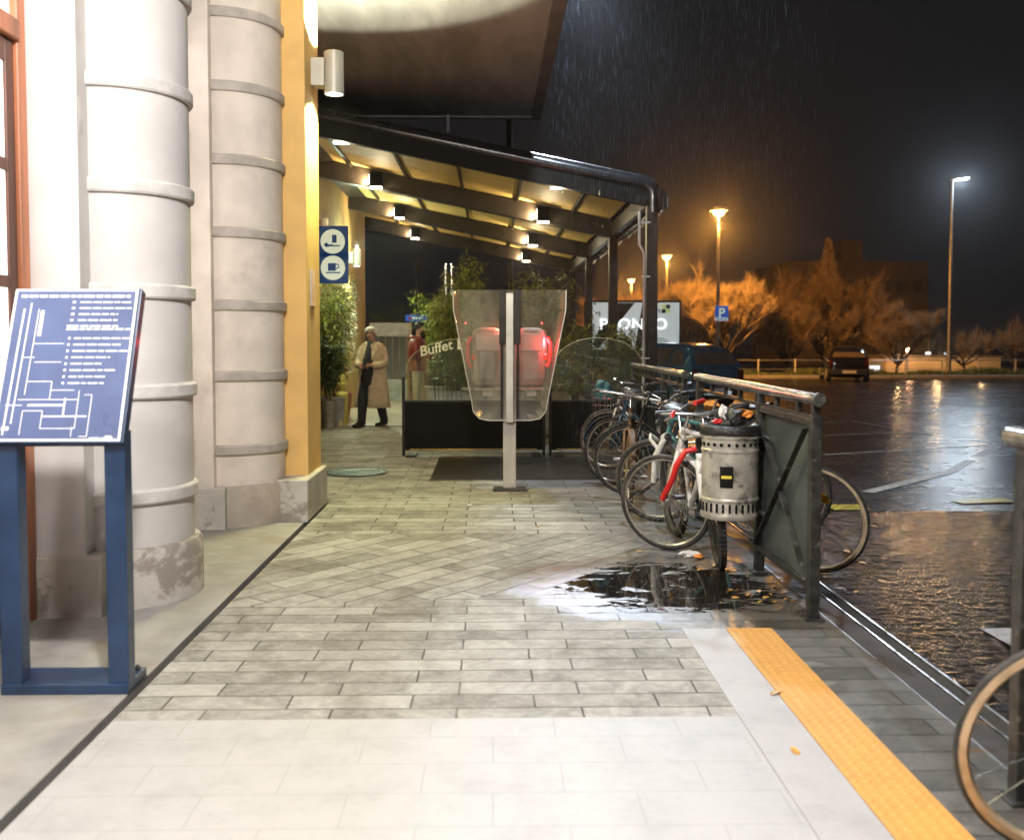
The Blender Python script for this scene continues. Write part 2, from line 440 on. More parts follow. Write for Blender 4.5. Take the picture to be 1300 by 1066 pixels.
def asphalt_mat():
    m, t, b = nt('wet_asphalt'); g = NG(t); co = g.coord()
    big = g.noise(co, .35, 5, .6, .3); fine = g.noise(co, 60, 4, .7); mid = g.noise(co, 4, 5, .6)
    col = g.mix(g.ramp(big, .35, .65), (.012, .011, .011, 1), (.028, .024, .022, 1))
    g.put(b.inputs['Base Color'], col)
    g.put(b.inputs['Roughness'], g.math('ADD', .10, g.math('ADD', g.math('MULTIPLY', mid, .14), g.math('MULTIPLY', big, .18))))
    b.inputs['Specular IOR Level'].default_value = .36
    g.put(b.inputs['Normal'], g.bump(g.math('ADD', fine, g.math('MULTIPLY', mid, .5)), .35, .005))
    return m
M['asphalt'] = asphalt_mat()
M['apron'] = mat('concrete_apron', (.31, .295, .27), .8, var=.10, scale=5, bump=.3, bdist=.005, col2=(.25, .21, .16), mscale=1.6, thr=(.5, .75))
M['crack'] = mat('dark_joint', (.02, .017, .014), .9, var=.2)
M['kerb'] = mat('wet_kerb_stone', (.05, .042, .036), .45, var=.25, scale=6, bump=.4, bdist=.005)
M['darkrect'] = mat('dark_rect_ground', (.016, .014, .012), .4, var=.3, scale=9, bump=.5, bdist=.008)
M['terrace'] = mat('terrace_paving', (.30, .24, .20), .4, var=.15, scale=4, bump=.2)
M['verge'] = mat('verge_soil', (.06, .055, .025), .9, var=.3, scale=2, bump=.4)
M['grate'] = mat('iron_grate', (.02, .02, .018), .6, .1, var=.25, scale=20, bump=.3)

def tile_mat(name, col, grout, w, h, off=.5, ridges=None, studs=None):
    m, t, b = nt(name); g = NG(t); co = g.coord()
    nd = g.n('ShaderNodeTexBrick', _offset=off); g.put(nd.inputs['Vector'], co)
    nd.inputs['Scale'].default_value = 1; nd.inputs['Brick Width'].default_value = w; nd.inputs['Row Height'].default_value = h
    nd.inputs['Mortar Size'].default_value = .002; nd.inputs['Mortar Smooth'].default_value = .2
    n1 = g.noise(co, 5, 6, .65); n2 = g.noise(co, 40, 4, .7)
    c = g.mix(g.ramp(n1, .4, .75), c4(col), c4(tuple(x * .86 for x in col)))
    c = g.mix(g.math('MULTIPLY', g.ramp(n2, .55, .75), .25), c, c4(tuple(x * .6 for x in col)))
    c = g.mix(g.math('MULTIPLY', nd.outputs[1], .8), c, c4(grout))
    c = g.mix(g.math('MULTIPLY', g.ramp(g.noise(co, 1.7, 7, .7, .5), .52, .72), .22), c, c4(tuple(x * .55 for x in col)))
    hh = g.math('ADD', g.math('MULTIPLY', nd.outputs[1], -1), g.math('MULTIPLY', n2, .2))
    if studs:
        vo = g.n('ShaderNodeTexVoronoi'); g.put(vo.inputs['Vector'], co); vo.inputs['Scale'].default_value = studs; vo.inputs['Randomness'].default_value = 0
        s_ = g.math('SUBTRACT', 1, g.ramp(vo.outputs['Distance'], .22, .36))
        hh = g.math('ADD', hh, g.math('MULTIPLY', s_, 1.2))
        c = g.mix(g.math('MULTIPLY', s_, .25), c, c4(tuple(min(1, x * 1.25) for x in col)))
    g.put(b.inputs['Base Color'], c); b.inputs['Roughness'].default_value = .6
    g.put(b.inputs['Normal'], g.bump(hh, .5, .004))
    return m
M['whitetile'] = tile_mat('white_guide_tile', (.40, .387, .378), (.29, .275, .255), .46, .22)
M['whitestrip'] = tile_mat('white_strip', (.40, .38, .372), (.45, .42, .38), 3.0, .5)
M['yellowstrip'] = tile_mat('yellow_tactile', (.62, .30, .06), (.42, .24, .06), .3, .3, 0, studs=22)

# ------------------------------------------------------------------ lights
def lamp(kind, name, loc, col, power, radius=.05, to=None, angle=None, blend=.15, size=None):
    l = bpy.data.lights.new(name, kind); l.color = col; l.energy = power
    if kind in ('POINT', 'SPOT'): l.shadow_soft_size = radius
    if kind == 'SPOT': l.spot_size = R(angle); l.spot_blend = blend
    if kind == 'AREA': l.shape = 'RECTANGLE'; l.size = size[0]; l.size_y = size[1]
    o = bpy.data.objects.new(name, l); COL.objects.link(o); o.location = loc
    if to is not None:
        o.rotation_euler = (Vector(to) - Vector(loc)).to_track_quat('-Z', 'Y').to_euler()
    return o

# ------------------------------------------------------------------ ground
def gz(y):
    if y < 12: return -.03
    if y < 46: return -.03 - .0085 * (y - 12)
    if y < 60: return -.319 - .07 * (y - 46)
    return -1.3
b = MB()
xs = [-60, -3, 1.8, 6, 14, 30, 60, 160, 420]; ys = [-30, 0, 12, 20, 30, 46, 60, 90, 160, 420]
vs = [(x, y, gz(y)) for y in ys for x in xs]; fs = []
for j in range(len(ys) - 1):
    for i in range(len(xs) - 1):
        a = j * len(xs) + i; fs.append((a, a + 1, a + len(xs) + 1, a + len(xs)))
b.add(vs, fs)
tag(b.build('ground', M['asphalt'], fix=False), kind='structure')

def slab(name, x0, x1, y0, y1, z0, z1, m, bev=0):
    return tag(MB().box(x0, x1, y0, y1, z0, z1).build(name, M[m], bevel=bev), kind='structure')
slab('pavement', -1.446, 1.735, -3, 12.0, -.3, 0, 'paving')
slab('pavement', -3.1, -1.4505, 8.72, 12.0, -.3, -.001, 'paving')
slab('pavement', -3.1, 2.25, 12.0005, 16.3, -.3, -.0005, 'paving')
slab('terrace_floor', -3.1, 2.25, 16.31, 27, -.3, .012, 'terrace')
slab('apron', -2.6, -1.478, -3, 8.66, -.3, .012, 'apron', .004)
slab('joint', -1.476, -1.449, -3, 8.66, -.3, -.045, 'crack')
slab('kerb', 1.742, 1.872, -3, 14, -.3, -.006, 'kerb', .008)
slab('drain_channel', 1.875, 1.985, -3, 8.3, -.2, -.022, 'crack')
slab('cobbled_strip', 1.988, 14, -3, 8.3, -.2, -.022, 'cobble')
slab('dark_rectangle', -.644, 1.9, 10.07, 12.1, 0, .006, 'darkrect')  # flat dark rectangle on the paving in front of the windbreaks
d = thing('drain_rail', 'wet steel drain rails running beside the kerb', 'drain', (1.93, 5, 0))
for x in (1.885, 1.965):
    q = MB((1.93, 5, 0)); yy = -1.5
    while yy < 8.0:
        q.bar((x, yy, -.014), (x, yy + 1.48, -.014), .014, .02); yy += 1.5
    q.build('rail', M['rail'], d, bevel=.003)
tag(MB().box(-1.44, .943, -3, 3.70, 0, .004).build('white_guide_paving', M['whitetile']), kind='structure')
tag(MB().box(.947, 1.163, -3, 4.84, 0, .0045).build('white_guide_strip', M['whitestrip']), kind='structure')
tag(MB().box(1.167, 1.395, -3, 4.84, 0, .006).build('yellow_tactile_strip', M['yellowstrip']), kind='structure')

# parking bay lines on the asphalt
def line(p0, p1, w, m='whitemark', lift=.005):
    a = G(*p0, -.03); c = G(*p1, -.03)
    a.z = gz(a.y) + lift; c.z = gz(c.y) + lift
    dd = (c - a).normalized(); s = Vector((-dd.y, dd.x, 0)) * (w / 2)
    return [a - s, a + s, c + s, c - s]
q = MB()
for p0, p1, w in [((1047, 533), (1080, 530.5), .05), ((1080, 530.5), (1191, 551), .06), ((1047, 551), (1157, 545.5), .06),
                  ((1047, 577), (1258, 564), .07), ((1101, 625), (1206, 599), .13), ((1206, 599), (1266, 565), .13), ((1150, 497), (1300, 489), .1),
                  ((1000, 498), (1120, 505), .07)]:
    q.add(line(p0, p1, w), [(0, 1, 2, 3)])
tag(q.build('parking_lines', M['whitemark']), kind='structure')
q = MB()
q.add(line((1052, 645), (1098, 645), .28, lift=.012), [(0, 1, 2, 3)])
q.add(line((1214, 638), (1282, 636), .2, lift=.012), [(0, 1, 2, 3)])
tag(q.build('yellow_road_marking', M['yellowmark']), kind='structure')
q = MB(); pts = [G(1244, 797, -.012), G(1283, 797, -.012), G(1300, 815, -.012), G(1283, 819, -.012)]
q.add(pts, [(0, 1, 2, 3)])
tag(q.build('white_road_marking', M['whitemark']), kind='structure')

# ------------------------------------------------------------------ station building
BL = (-2.4, 6, 0)
B = thing('station_building', 'pale station building with banded half columns and an overhanging slab', 'building', BL)
def bmb(): return MB(BL)
H = 4.6
w = bmb(); w.box(-2.9, -2.37, -3, 3.3, 0, H); w.box(-2.9, -2.37, 5.15, 6.1, 0, H); w.box(-2.9, -2.37, 7.45, 8.6, 0, H)
w.box(-2.9, -2.375, 3.3, 5.15, 3.75, H); w.box(-2.9, -2.375, 6.1, 7.45, 3.75, H)
w.build('wall', M['plaster_white'], B)
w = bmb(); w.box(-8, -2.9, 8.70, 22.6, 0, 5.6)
w.build('rear_wall', M['plaster_yellow_dim'], B)
w = bmb(); w.box(-2.898, -1.92, 8.63, 8.698, 0, H); w.build('end_wall', M['plaster_yellow'], B)
for (y0, y1, m) in ((5.08, 6.12, 'plaster_white'), (7.43, 8.42, 'plaster_warm')):
    p = bmb().box(-2.45, -2.1, y0, y1, .26, H).build('pier', M[m], B, bevel=.006)
    bmb().box(-2.46, -2.015, y0 - .02, y1 + .02, 0, .33).build('pier_base', M['stone_base'], p, bevel=.012)
# half columns
def column(yc, xc, Rr, m):
    rings = [.60, 1.166, 1.705, 2.255, 2.80, 3.345, 3.89, 4.42]
    c = bmb().lathe([(Rr, .28), (Rr, H)], (xc, yc, 0), 48, -PI * .75, PI * .75).build('column', M[m], B, smooth=60, fix=False)
    for z in rings:
        hh = .038
        bmb().lathe([(Rr - .01, z - hh), (Rr + .018, z - hh), (Rr + .024, z - hh + .01), (Rr + .024, z + hh - .012), (Rr + .014, z + hh), (Rr - .01, z + hh + .004)], (xc, yc, 0), 48, -PI * .75, PI * .75).build('band', M['band'] if m == 'plaster_warm' else M['band_w'], c, smooth=30, fix=False)
    bb = bmb()
    prof = [(Rr + .045, 0), (Rr + .045, .30), (Rr + .03, .325), (Rr - .01, .327)]
    bb.lathe(prof, (xc, yc, 0), 48, -PI * .75, PI * .75)
    bb.build('column_base', M['stone_base'] if m != 'plaster_warm' else M['base_warm'], c, smooth=40, fix=False)
M['band_w'] = mat('band_pale', (.62, .59, .56), .8, var=.1, scale=8, bump=.35, bdist=.005)
M['base_warm'] = mat('base_warm', (.50, .43, .36), .85, var=.12, scale=4, bump=.4, bdist=.01, col2=(.36, .30, .25), mscale=2)
column(5.60, -2.1, .389, 'plaster_white')
column(7.93, -2.1, .425, 'plaster_warm')
# yellow pilaster
p = bmb().box(-2.0, -1.5, 8.02, 8.62, .3, H).build('pilaster', M['plaster_yellow'], B, bevel=.008)
bmb().box(-2.0, -1.455, 7.74, 8.66, 0, .34).build('pilaster_base', M['stone_base'], p, bevel=.012)
bmb().box(-1.4995, -1.487, 8.16, 8.34, 1.72, 2.02).build('notice_plate', M['silver'], p, bevel=.002)
bmb().box(-2.104, -2.098, 5.1, 5.16, 2.5, 2.68).build('number_plate', M['band_w'], B)
# doors
def door(y0, y1):
    X = -2.345
    fr = bmb()
    fr.box(X - .08, X, y1 - .085, y1, 0, 3.75); fr.box(X - .08, X, y0, y0 + .085, 0, 3.75)
    fr.box(X - .08, X, y0 + .085, y1 - .085, 3.66, 3.75); fr.box(X - .08, X + .015, y0 + .085, y1 - .085, 2.92, 3.02)
    D = fr.build('door', M['wood'], B, bevel=.008)
    ym = (y0 + y1) / 2
    for a, c_ in ((y0 + .09, ym - .004), (ym + .004, y1 - .09)):
        lf = bmb()
        for yy in (a, c_ - .08):
            lf.box(X - .06, X - .02, yy, yy + .08, .02, 2.91)
        for z0, z1 in ((.02, .2), (.86, 1.0), (1.70, 1.76), (2.27, 2.33), (2.80, 2.91)):
            lf.box(X - .059, X - .021, a + .08, c_ - .08, z0, z1)
        lf.box(X - .045, X - .035, a + .08, c_ - .08, .2, .86)
        lf.box(X - .04, X - .024, a + .14, c_ - .14, .27, .79)
        L = lf.build('door_leaf', M['wood_dark'], D, bevel=.006)
        bmb().box(X - .042, X - .036, a + .08, c_ - .08, 1.0, 2.80).build('door_pane', M['pane_lit'], L)
        bmb().tube([(X - .02, c_ - .04, 1.05), (X + .03, c_ - .04, 1.05), (X + .03, c_ - .04, 1.25), (X - .02, c_ - .04, 1.25)], .01).build('handle', M['chrome'], L, smooth=40)
    bmb().box(X - .045, X - .039, y0 + .085, y1 - .085, 3.02, 3.66).build('transom_pane', M['pane_lit'], D)
door(3.3, 5.075); door(6.13, 7.42)
# overhanging slab
w = bmb(); w.box(-3.3, .56, -4, 14.1, H, H + .3); S = w.build('overhanging_slab', M['soffit'], B)
w = bmb(); w.box(.562, .70, -4, 14.2, H - .035, H + .32); w.box(-3.3, .56, 14.1, 14.2, H - .03, H + .32); w.build('slab_edge', M['lip'], S, bevel=.01)
MB(BL).tube([(-.62, 14.05, H), (-.62, 14.05, H - .24)], .022).build('drip_pipe', M['pole'], S, smooth=40)
# rear facade: eave, window
bmb().box(-3.3, -2.45, 12.4, 22.4, 4.3, 4.5).build('eave', M['beam'], B)
f = bmb().box(-2.93, -2.88, 9.6, 10.9, .02, 2.7).build('window', M['beam'], B)
bmb().box(-2.89, -2.87, 9.68, 10.82, .12, 2.6).build('pane', M['farwin'], f)

# ------------------------------------------------------------------ wall sconces
def sconce(loc, label, side=1, r=.083, spikes=True):
    x, y, z = loc
    t = thing('wall_sconce', label, 'wall lamp', loc, 0, 'cylinder wall lamps on the station pilasters')
    MB().box(-.185, -.07, -.07, .07, -.115, .115).build('bracket', M['pole_cream'], t, bevel=.006)
    MB().lathe([(r * .86, -.172), (r, -.175), (r, .17), (r - .006, .175), (r * .86, .172)], (0, 0, 0), 28).build('shade', M['pole_cream'], t, smooth=40, fix=False)
    MB().lathe([(.0, -.168), (r * .9, -.168)], (0, 0, 0), 24).build('lens', M['bulb_white'], t)
    MB().lathe([(.0, .155), (r * .9, .155)], (0, 0, 0), 24).build('lens', M['bulb_white'], t)
    if spikes:
        q = MB()
        for k in range(5):
            a = -.5 + .25 * k
            q.tube([(0, 0, .17), (math.sin(a) * .17, .02 * (k % 2), .17 + math.cos(a) * .17)], .004, 4)
        q.build('bird_spikes', M['chrome'], t)
    return t
M['pole_cream'] = mat('cream_metal', (.52, .50, .42), .45, .2, var=.06, scale=6, bump=.02)
S1 = (-1.32, 8.36, 3.66)
sconce(S1, 'cream cylinder wall lamp on the nearest yellow pilaster under the slab', spikes=False)
sconce((-2.715, 16.0, 3.2), 'glowing cylinder wall lamp just above the blue pictogram signs')
sconce((-2.715, 19.9, 3.07), 'glowing cylinder wall lamp over the bamboo, right of the blue signs')
S0 = (-1.32, 1.3, 3.66)
sconce(S0, 'cream cylinder wall lamp on the pilaster beside the photographer', spikes=False)
bmb().box(-2.0, -1.5, 1.0, 1.6, 0, H).build('pilaster', M['plaster_yellow'], B, bevel=.008)

# ------------------------------------------------------------------ blue pictogram signs
def picto(loc, label, draw):
    x, y, z = loc
    t = thing('pictogram_sign', label, 'sign', loc, 0, 'blue pictogram signs hung on the facade')
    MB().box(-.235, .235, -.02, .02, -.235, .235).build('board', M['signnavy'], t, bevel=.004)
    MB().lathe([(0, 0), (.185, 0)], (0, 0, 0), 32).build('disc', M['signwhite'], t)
    children(t)[-1]
    for o in children(t):
        if o.name.startswith('disc'):
            o.data.transform(Matrix.Translation((0, -.0225, 0)) @ Matrix.Rotation(PI / 2, 4, 'X'))
    q = MB(); draw(q); q.build('pictogram', M['signnavy'], t)
    MB().bar((-.235, 0, .12), (-.42, 0, .12), .03).build('bracket', M['metal_dark'], t)
    return t
def cup(q):
    q.box(-.075, .045, -.029, -.025, -.045, .07)
    q.tube([(.045, -.027, .055), (.085, -.027, .05), (.09, -.027, .01), (.05, -.027, -.015)], .009, 6)
    q.box(-.11, .11, -.029, -.025, -.082, -.062)
def pipe_box(q):
    q.box(-.01, .06, -.029, -.025, -.02, .10)
    q.box(-.11, .11, -.029, -.025, -.075, -.055)
    q.tube([(-.11, -.027, -.03), (-.09, -.027, -.06), (-.05, -.027, -.062), (0, -.027, -.05)], [.03, .03, .014, .009], 8)
picto((-2.42, 15.1, 1.45 + (430 - 308) / F * 15.1), 'upper blue square sign with a pipe and tobacco box in a pale disc', pipe_box)
picto((-2.42, 15.1, 1.45 + (430 - 341) / F * 15.1), 'lower blue square sign with a coffee cup in a pale disc', cup)

# ------------------------------------------------------------------ pergola (terrace canopy)
PL = (1.97, 12.2, 0)
P = thing('terrace_canopy', 'dark steel terrace canopy with sloping roof of amber lit panels', 'canopy', PL)
def pmb(): return MB(PL)
def zb(x): return 3.92 - .203 * (x + 2.14)
XL, XR = -3.3, 2.0
BY = [12.2, 16.1, 20.1, 24.1]
for i, y in enumerate(BY):
    if i:
        q = pmb(); q.bar((XL, y, zb(XL) + .15), (XR, y, zb(XR) + .15), .13, .27, up=(0, 0, 1)); q.build('beam', M['beam'], P, bevel=.006)
        pmb().bar((XL, y, zb(XL) + .005), (XR, y, zb(XR) + .005), .2, .022).build('beam', M['beam'], P)
    q = pmb()
    q.box(1.90, 2.04, y - .07, y + .07, -.02, zb(1.97) + .02)
    q.box(1.87, 2.07, y - .1, y + .1, 0, .03)
    q.build('post', M['metal_dark'], P, bevel=.01)
# fascia
q = pmb()
v = []
for y in (12.13, 12.24):
    v += [(XL, y, zb(XL)), (2.14, y, zb(2.14) - .02), (2.14, y, zb(2.14) + .22), (XL, y, zb(XL) + .24)]
q.add(v, [(0, 1, 2, 3), (4, 5, 6, 7), (0, 1, 5, 4), (1, 2, 6, 5), (2, 3, 7, 6), (3, 0, 4, 7)])
q.build('fascia', M['black'], P)
# edge beam along the posts
pmb().box(1.93, 2.01, 12.25, 24.2, zb(1.97) + .02, zb(1.97) + .24).build('edge_beam', M['beam'], P, bevel=.006)
pmb().box(2.05, 2.17, 12.2, 24.2, zb(2.1) + .0, zb(2.1) + .16).build('gutter', M['roofmetal'], P, bevel=.02)
# purlins and ceiling panels
pxs = [-3.15, -2.26, -1.37, -.48, .41, 1.30]
for x in pxs:
    pmb().box(x - .018, x + .018, 12.25, 24.1, zb(x) + .255, zb(x) + .325).build('purlin', M['beam'], P)
edges = pxs + [1.94]
for k in range(len(edges) - 1):
    x0, x1 = edges[k] + .026, edges[k + 1] - .026
    q = pmb(); v = []
    for y in (12.25, 24.1):
        v += [(x0, y, zb(x0) + .30), (x1, y, zb(x1) + .30), (x1, y, zb(x1) + .318), (x0, y, zb(x0) + .318)]
    q.add(v, [(0, 1, 2, 3), (4, 5, 6, 7), (0, 1, 5, 4), (1, 2, 6, 5), (2, 3, 7, 6), (3, 0, 4, 7)])
    q.build('roof_panel', M['roofpanel'], P)
# roof shell with bull-nose front edge and rounded low end
path = [(XL, zb(XL) + .37, (-.0, 1))]
nrm = Vector((.199, .98))
for x in (-2.5, -1.5, -.5, .5, 1.2, 1.75): path.append((x, zb(x) + .37, (nrm.x, nrm.y)))
cx, cz, rr = 1.80, zb(1.8) + .37 - .28, .28
for k in range(1, 9):
    a = R(78 - 78 * k / 8); path.append((cx + rr * math.cos(a) * 1.08, cz + rr * math.sin(a), (math.cos(a), math.sin(a))))
path.append((cx + rr * 1.08, 3.0, (1, 0)))
prof = []
for k in range(7):
    a = PI / 2 * k / 6; prof.append((-.13 + .13 * math.sin(a), 12.32 - .22 * math.cos(a)))
prof = [(-.17, 12.12)] + prof + [(0, 24.3)]
v = []; f = []
for (x, z, n_) in path:
    for (o_, y) in prof: v.append((x + n_[0] * o_, y, z + n_[1] * o_))
m_ = len(prof)
for i in range(len(path) - 1):
    for k in range(m_ - 1): f.append((i * m_ + k, (i + 1) * m_ + k, (i + 1) * m_ + k + 1, i * m_ + k + 1))
q = pmb(); q.add(v, f); q.build('roof_shell', M['roofmetal'], P, smooth=50, fix=False)
# service pipe on the first post
q = pmb(); q.tube([(1.86, 12.08, 0), (1.86, 12.08, 2.5), (1.80, 12.08, 2.6), (1.80, 12.08, 3.0)], .018)
for z in (1.2, 2.2, 2.86): q.box(1.83, 1.93, 12.06, 12.11, z, z + .02)
q.build('conduit', M['pole'], P, smooth=40)
# canopy wall-washer lamps
nm = {0: 'front fascia', 1: 'second beam', 2: 'third beam', 3: 'rearmost beam'}
for i, y in enumerate(BY):
    for x, s in ((-1.86, 'facade'), (.82, 'car park')):
        yy = y - .15 if i else y + .12
        t = thing('canopy_spotlight', 'black box spotlight on the %s of the terrace canopy, %s side' % (nm[i], s), 'spotlight', (x, yy, zb(x) + .13), 0, 'box spotlights under the terrace canopy')
        MB().box(-.1, .1, -.075, .075, -.11, .11).build('housing', M['black'], t, bevel=.008)
        MB().box(-.092, .092, -.06, .06, -.135, -.112).build('lens', M['bulb_warm'], t)
        MB().box(-.109, -.101, -.06, .06, -.08, .08).build('lens', M['bulb_warm'], t)
        lamp('SPOT', 'canopy_light', (x - .14, yy, zb(x) + .10), (1, .74, .42), 62 if i != 3 else 34, .03, to=(x - 1.0, yy + .45, zb(x) + .42), angle=150, blend=.6)
        lamp('POINT', 'canopy_downlight', (x, yy, zb(x) - .07), (1, .80, .50), 26, .05)

# green-white tube light at the facade
t = thing('tube_lamp', 'thin greenish tube lamp fixed upright above the bamboo by the facade', 'lamp', (-2.83, 18.8, 3.2))
MB().tube([(0, 0, -.3), (0, 0, .3)], .022).build('tube', M['tube_green'], t, smooth=60)
MB().box(-.05, -.02, -.03, .03, -.33, .33).build('holder', M['pole'], t)

# ------------------------------------------------------------------ terrace windbreaks
def windbreak(x0, x1, label, text=False):
    y = 12.2; c = ((x0 + x1) / 2, y, 0)
    t = thing('windbreak', label, 'windbreak', c, 0, 'black and glass windbreaks in front of the terrace')
    hw = (x1 - x0) / 2
    MB().box(-hw + .03, hw - .03, -.02, .02, .07, .66).build('lower_panel', M['black'], t, bevel=.004)
    q = MB()
    for s in (-1, 1):
        q.box(s * (hw - .02) - .018, s * (hw - .02) + .018, -.025, .025, 0, .98)
    q.box(-hw + .04, hw - .04, -.03, .03, .66, .69)
    q.build('frame', M['metal_dark'], t, bevel=.004)
    MB().box(-hw + .1, hw - .1, -.024, -.0205, .075, .088).build('brass_strip', M['brass'], t)
    for s in (-1, 1):
        MB().box(s * (hw - .12) - .06, s * (hw - .12) + .06, -.2, .2, 0, .02).build('foot', M['metal_dark'], t)
    # arched pane
    poly = [(-hw + .042, .692), (hw - .042, .692)]
    for k in range(0, 17):
        a = PI * k / 16
        poly.append((math.cos(a) * (hw - .05), 1.02 + .44 * math.sin(a) ** .8))
    g_ = MB().prism(poly, frameM((0, .004, 0), (1, 0, 0), (0, 0, 1)), .008).build('glass_pane', M['glass'], t)
    q = MB(); q.tube([(x_, 0, z_) for x_, z_ in poly[2:]], .006, 6); q.build('pane_edge', M['glass_edge'], g_)
    return t
M['brass'] = mat('brass', (.55, .36, .1), .3, .8, var=.2, scale=20, bump=.05)
M['glass_edge'] = mat('glass_edge', (.30, .28, .16), .25, var=.2, scale=20, bump=0)
wl = windbreak(-1.12, .66, 'long glass and black windbreak lettered Buffet, behind the payphone stand')
wr = windbreak(.70, 1.93, 'short arched windbreak between the payphone stand and first canopy post')

def text(body, size, m, parent, Mx, name='lettering', extrude=.002, font_shear=0, align='CENTER'):
    cu = bpy.data.curves.new(name, 'FONT'); cu.body = body; cu.size = size; cu.extrude = extrude; cu.shear = font_shear
    cu.align_x = align; cu.align_y = 'CENTER'; cu.resolution_u = 3; cu.offset = size * .012
    o = bpy.data.objects.new(name, cu); COL.objects.link(o)
    bpy.context.view_layer.update()
    me = bpy.data.meshes.new_from_object(o.evaluated_get(bpy.context.evaluated_depsgraph_get()))
    bpy.data.objects.remove(o); me.transform(Mx); me.materials.clear(); me.materials.append(m)
    o = bpy.data.objects.new(name, me); COL.objects.link(o)
    if parent: o.parent = parent
    return o
FR = Matrix(((1, 0, 0, 0), (0, 0, -1, 0), (0, 1, 0, 0), (0, 0, 0, 1)))   # text facing -Y
def fr(x, y, z, rot=0): return Matrix.Translation((x, y, z)) @ Matrix.Rotation(-rot, 4, 'Y') @ FR
M['etched'] = mat('etched_letters', (.62, .60, .44), .6, var=.05, scale=20, bump=0)
wx = wl.location.x
text('Buffet', .175, M['etched'], wl, fr(-.70 - wx, -.012, 1.33, R(13)), font_shear=.15)
q = MB(); yy = -.012
q.box(-.43 - wx, -.30 - wx, yy, yy + .003, 1.32, 1.345); q.box(-.43 - wx, -.30 - wx, yy, yy + .003, 1.43, 1.445)
q.box(-.43 - wx, -.405 - wx, yy, yy + .003, 1.345, 1.43); q.box(-.325 - wx, -.30 - wx, yy, yy + .003, 1.345, 1.43)
q.prism([(.024 * math.cos(a * PI / 6), .024 * math.sin(a * PI / 6)) for a in range(12)], frameM((-.365 - wx, yy + .003, 1.388), (1, 0, 0), (0, 0, 1)), .003)
q.build('emblem', M['etched'], wl)
text('Self', .16, M['etched'], wl, fr(-.11 - wx, -.012, 1.40, R(5)), font_shear=.15)

# ------------------------------------------------------------------ payphone stand
T = thing('payphone_stand', 'payphone stand under a clear tapering hood on a pale post', 'payphone', (.165, 9.42, 0))
MB().box(-.062, .062, -.045, .045, .02, 1.86).build('post', M['post_worn'], T, bevel=.008)
MB().box(-.16, .16, -.11, .11, 0, .02).build('base_plate', M['rack'], T, bevel=.004)
q = MB()
for s in (-1, 1): q.box(s * .075 - .012, s * .075 + .012, -.108, -.0925, .70, 1.40)
q.build('clamp_rail', M['metal_dark'], T, bevel=.004)
q = MB(); q.box(-.10, -.04, -.112, -.0925, 1.40, 1.91); q.box(.04, .10, -.112, -.0925, 1.40, 1.91)
q.build('top_bracket', M['metal_dark'], T, bevel=.004)
MB().box(-.034, .034, -.118, -.0925, .66, 1.88).build('cover_strip', M['silver'], T, bevel=.003)
# hood outline
out_ = [(-.535, 1.91), (-.53, 1.72), (-.36, .86), (-.345, .76), (-.29, .695), (-.2, .675), (.2, .675), (.29, .695), (.345, .76), (.36, .86), (.53, 1.72), (.535, 1.91)]
hood = MB()
hood.prism(out_, frameM((0, -.085, 0), (1, 0, 0), (0, 0, 1)), .006)
# side wings reaching away from the viewer
for s in (-1, 1):
    e = [(.535, 1.91), (.53, 1.72), (.36, .86), (.345, .76), (.29, .695), (.2, .675)]
    for (xa, za), (xb, zb_) in zip(e, e[1:]):
        hood.add([(s * xa, -.085, za), (s * xb, -.085, zb_), (s * (xb - .03), .42, zb_ + .03), (s * (xa - .03), .42, za)], [(0, 1, 2, 3)])
hood = hood.build('hood', M['acrylic'], T, fix=False)
q = MB(); q.tube([(x_, -.09, z_) for x_, z_ in out_], .006, 6)
q.build('hood_edge', M['edge_clear'] if 'edge_clear' in M else M['silver'], hood, smooth=40)
for s in (-1, 1):
    q = MB(); q.box(s * .21 - .155, s * .21 + .155, .08, .3, .98, 1.56)
    ph = q.build('payphone', M['phone_grey'], T, bevel=.085)
    MB().box(s * .21 - .158, s * .21 + .158, .1, .28, 1.24, 1.30).build('red_band', M['phone_red'], ph, bevel=.01)
    MB().box(s * .21 - .12, s * .21 + .12, .06, .079, 1.33, 1.5).build('back_plate', M['silver'], ph, bevel=.01)
    q = MB(); q.tube([(s * .37, .12, 1.46), (s * .40, .1, 1.40), (s * .40, .1, 1.24), (s * .37, .12, 1.18)], [.028, .018, .018, .028], 10)
    q.build('handset', M['phone_red'], ph, smooth=50)
    MB().box(s * .21 - .05, s * .21 + .05, .055, .0595, .90, .97).build('sticker', M['paper'], ph)
MB().box(-.34, .34, .02, .3, .955, .975).build('shelf', M['silver'], T, bevel=.004)
q = MB()
for (x_, z_) in ((.31, 1.60), (.345, 1.30), (-.42, 1.60)):
    q.lathe([(0, -.010), (.007, -.007), (.010, 0), (.007, .007), (0, .010)], (x_, .03, z_), 12)
q.build('indicator_lamp', M['red_led'], T, smooth=60)
q = MB(); q.box(-.45, .45, -.078, -.074, 1.575, 1.615); q.build('printed_band', M['clear_band'] if 'clear_band' in M else M['acrylic'], T)
lamp('POINT', 'payphone_red_light', (.50 + .0, 9.50, 1.42), (1, .07, .09), 34, .05)
lamp('POINT', 'payphone_red_light', (.10, 9.56, 1.60), (1, .15, .12), 14, .05)
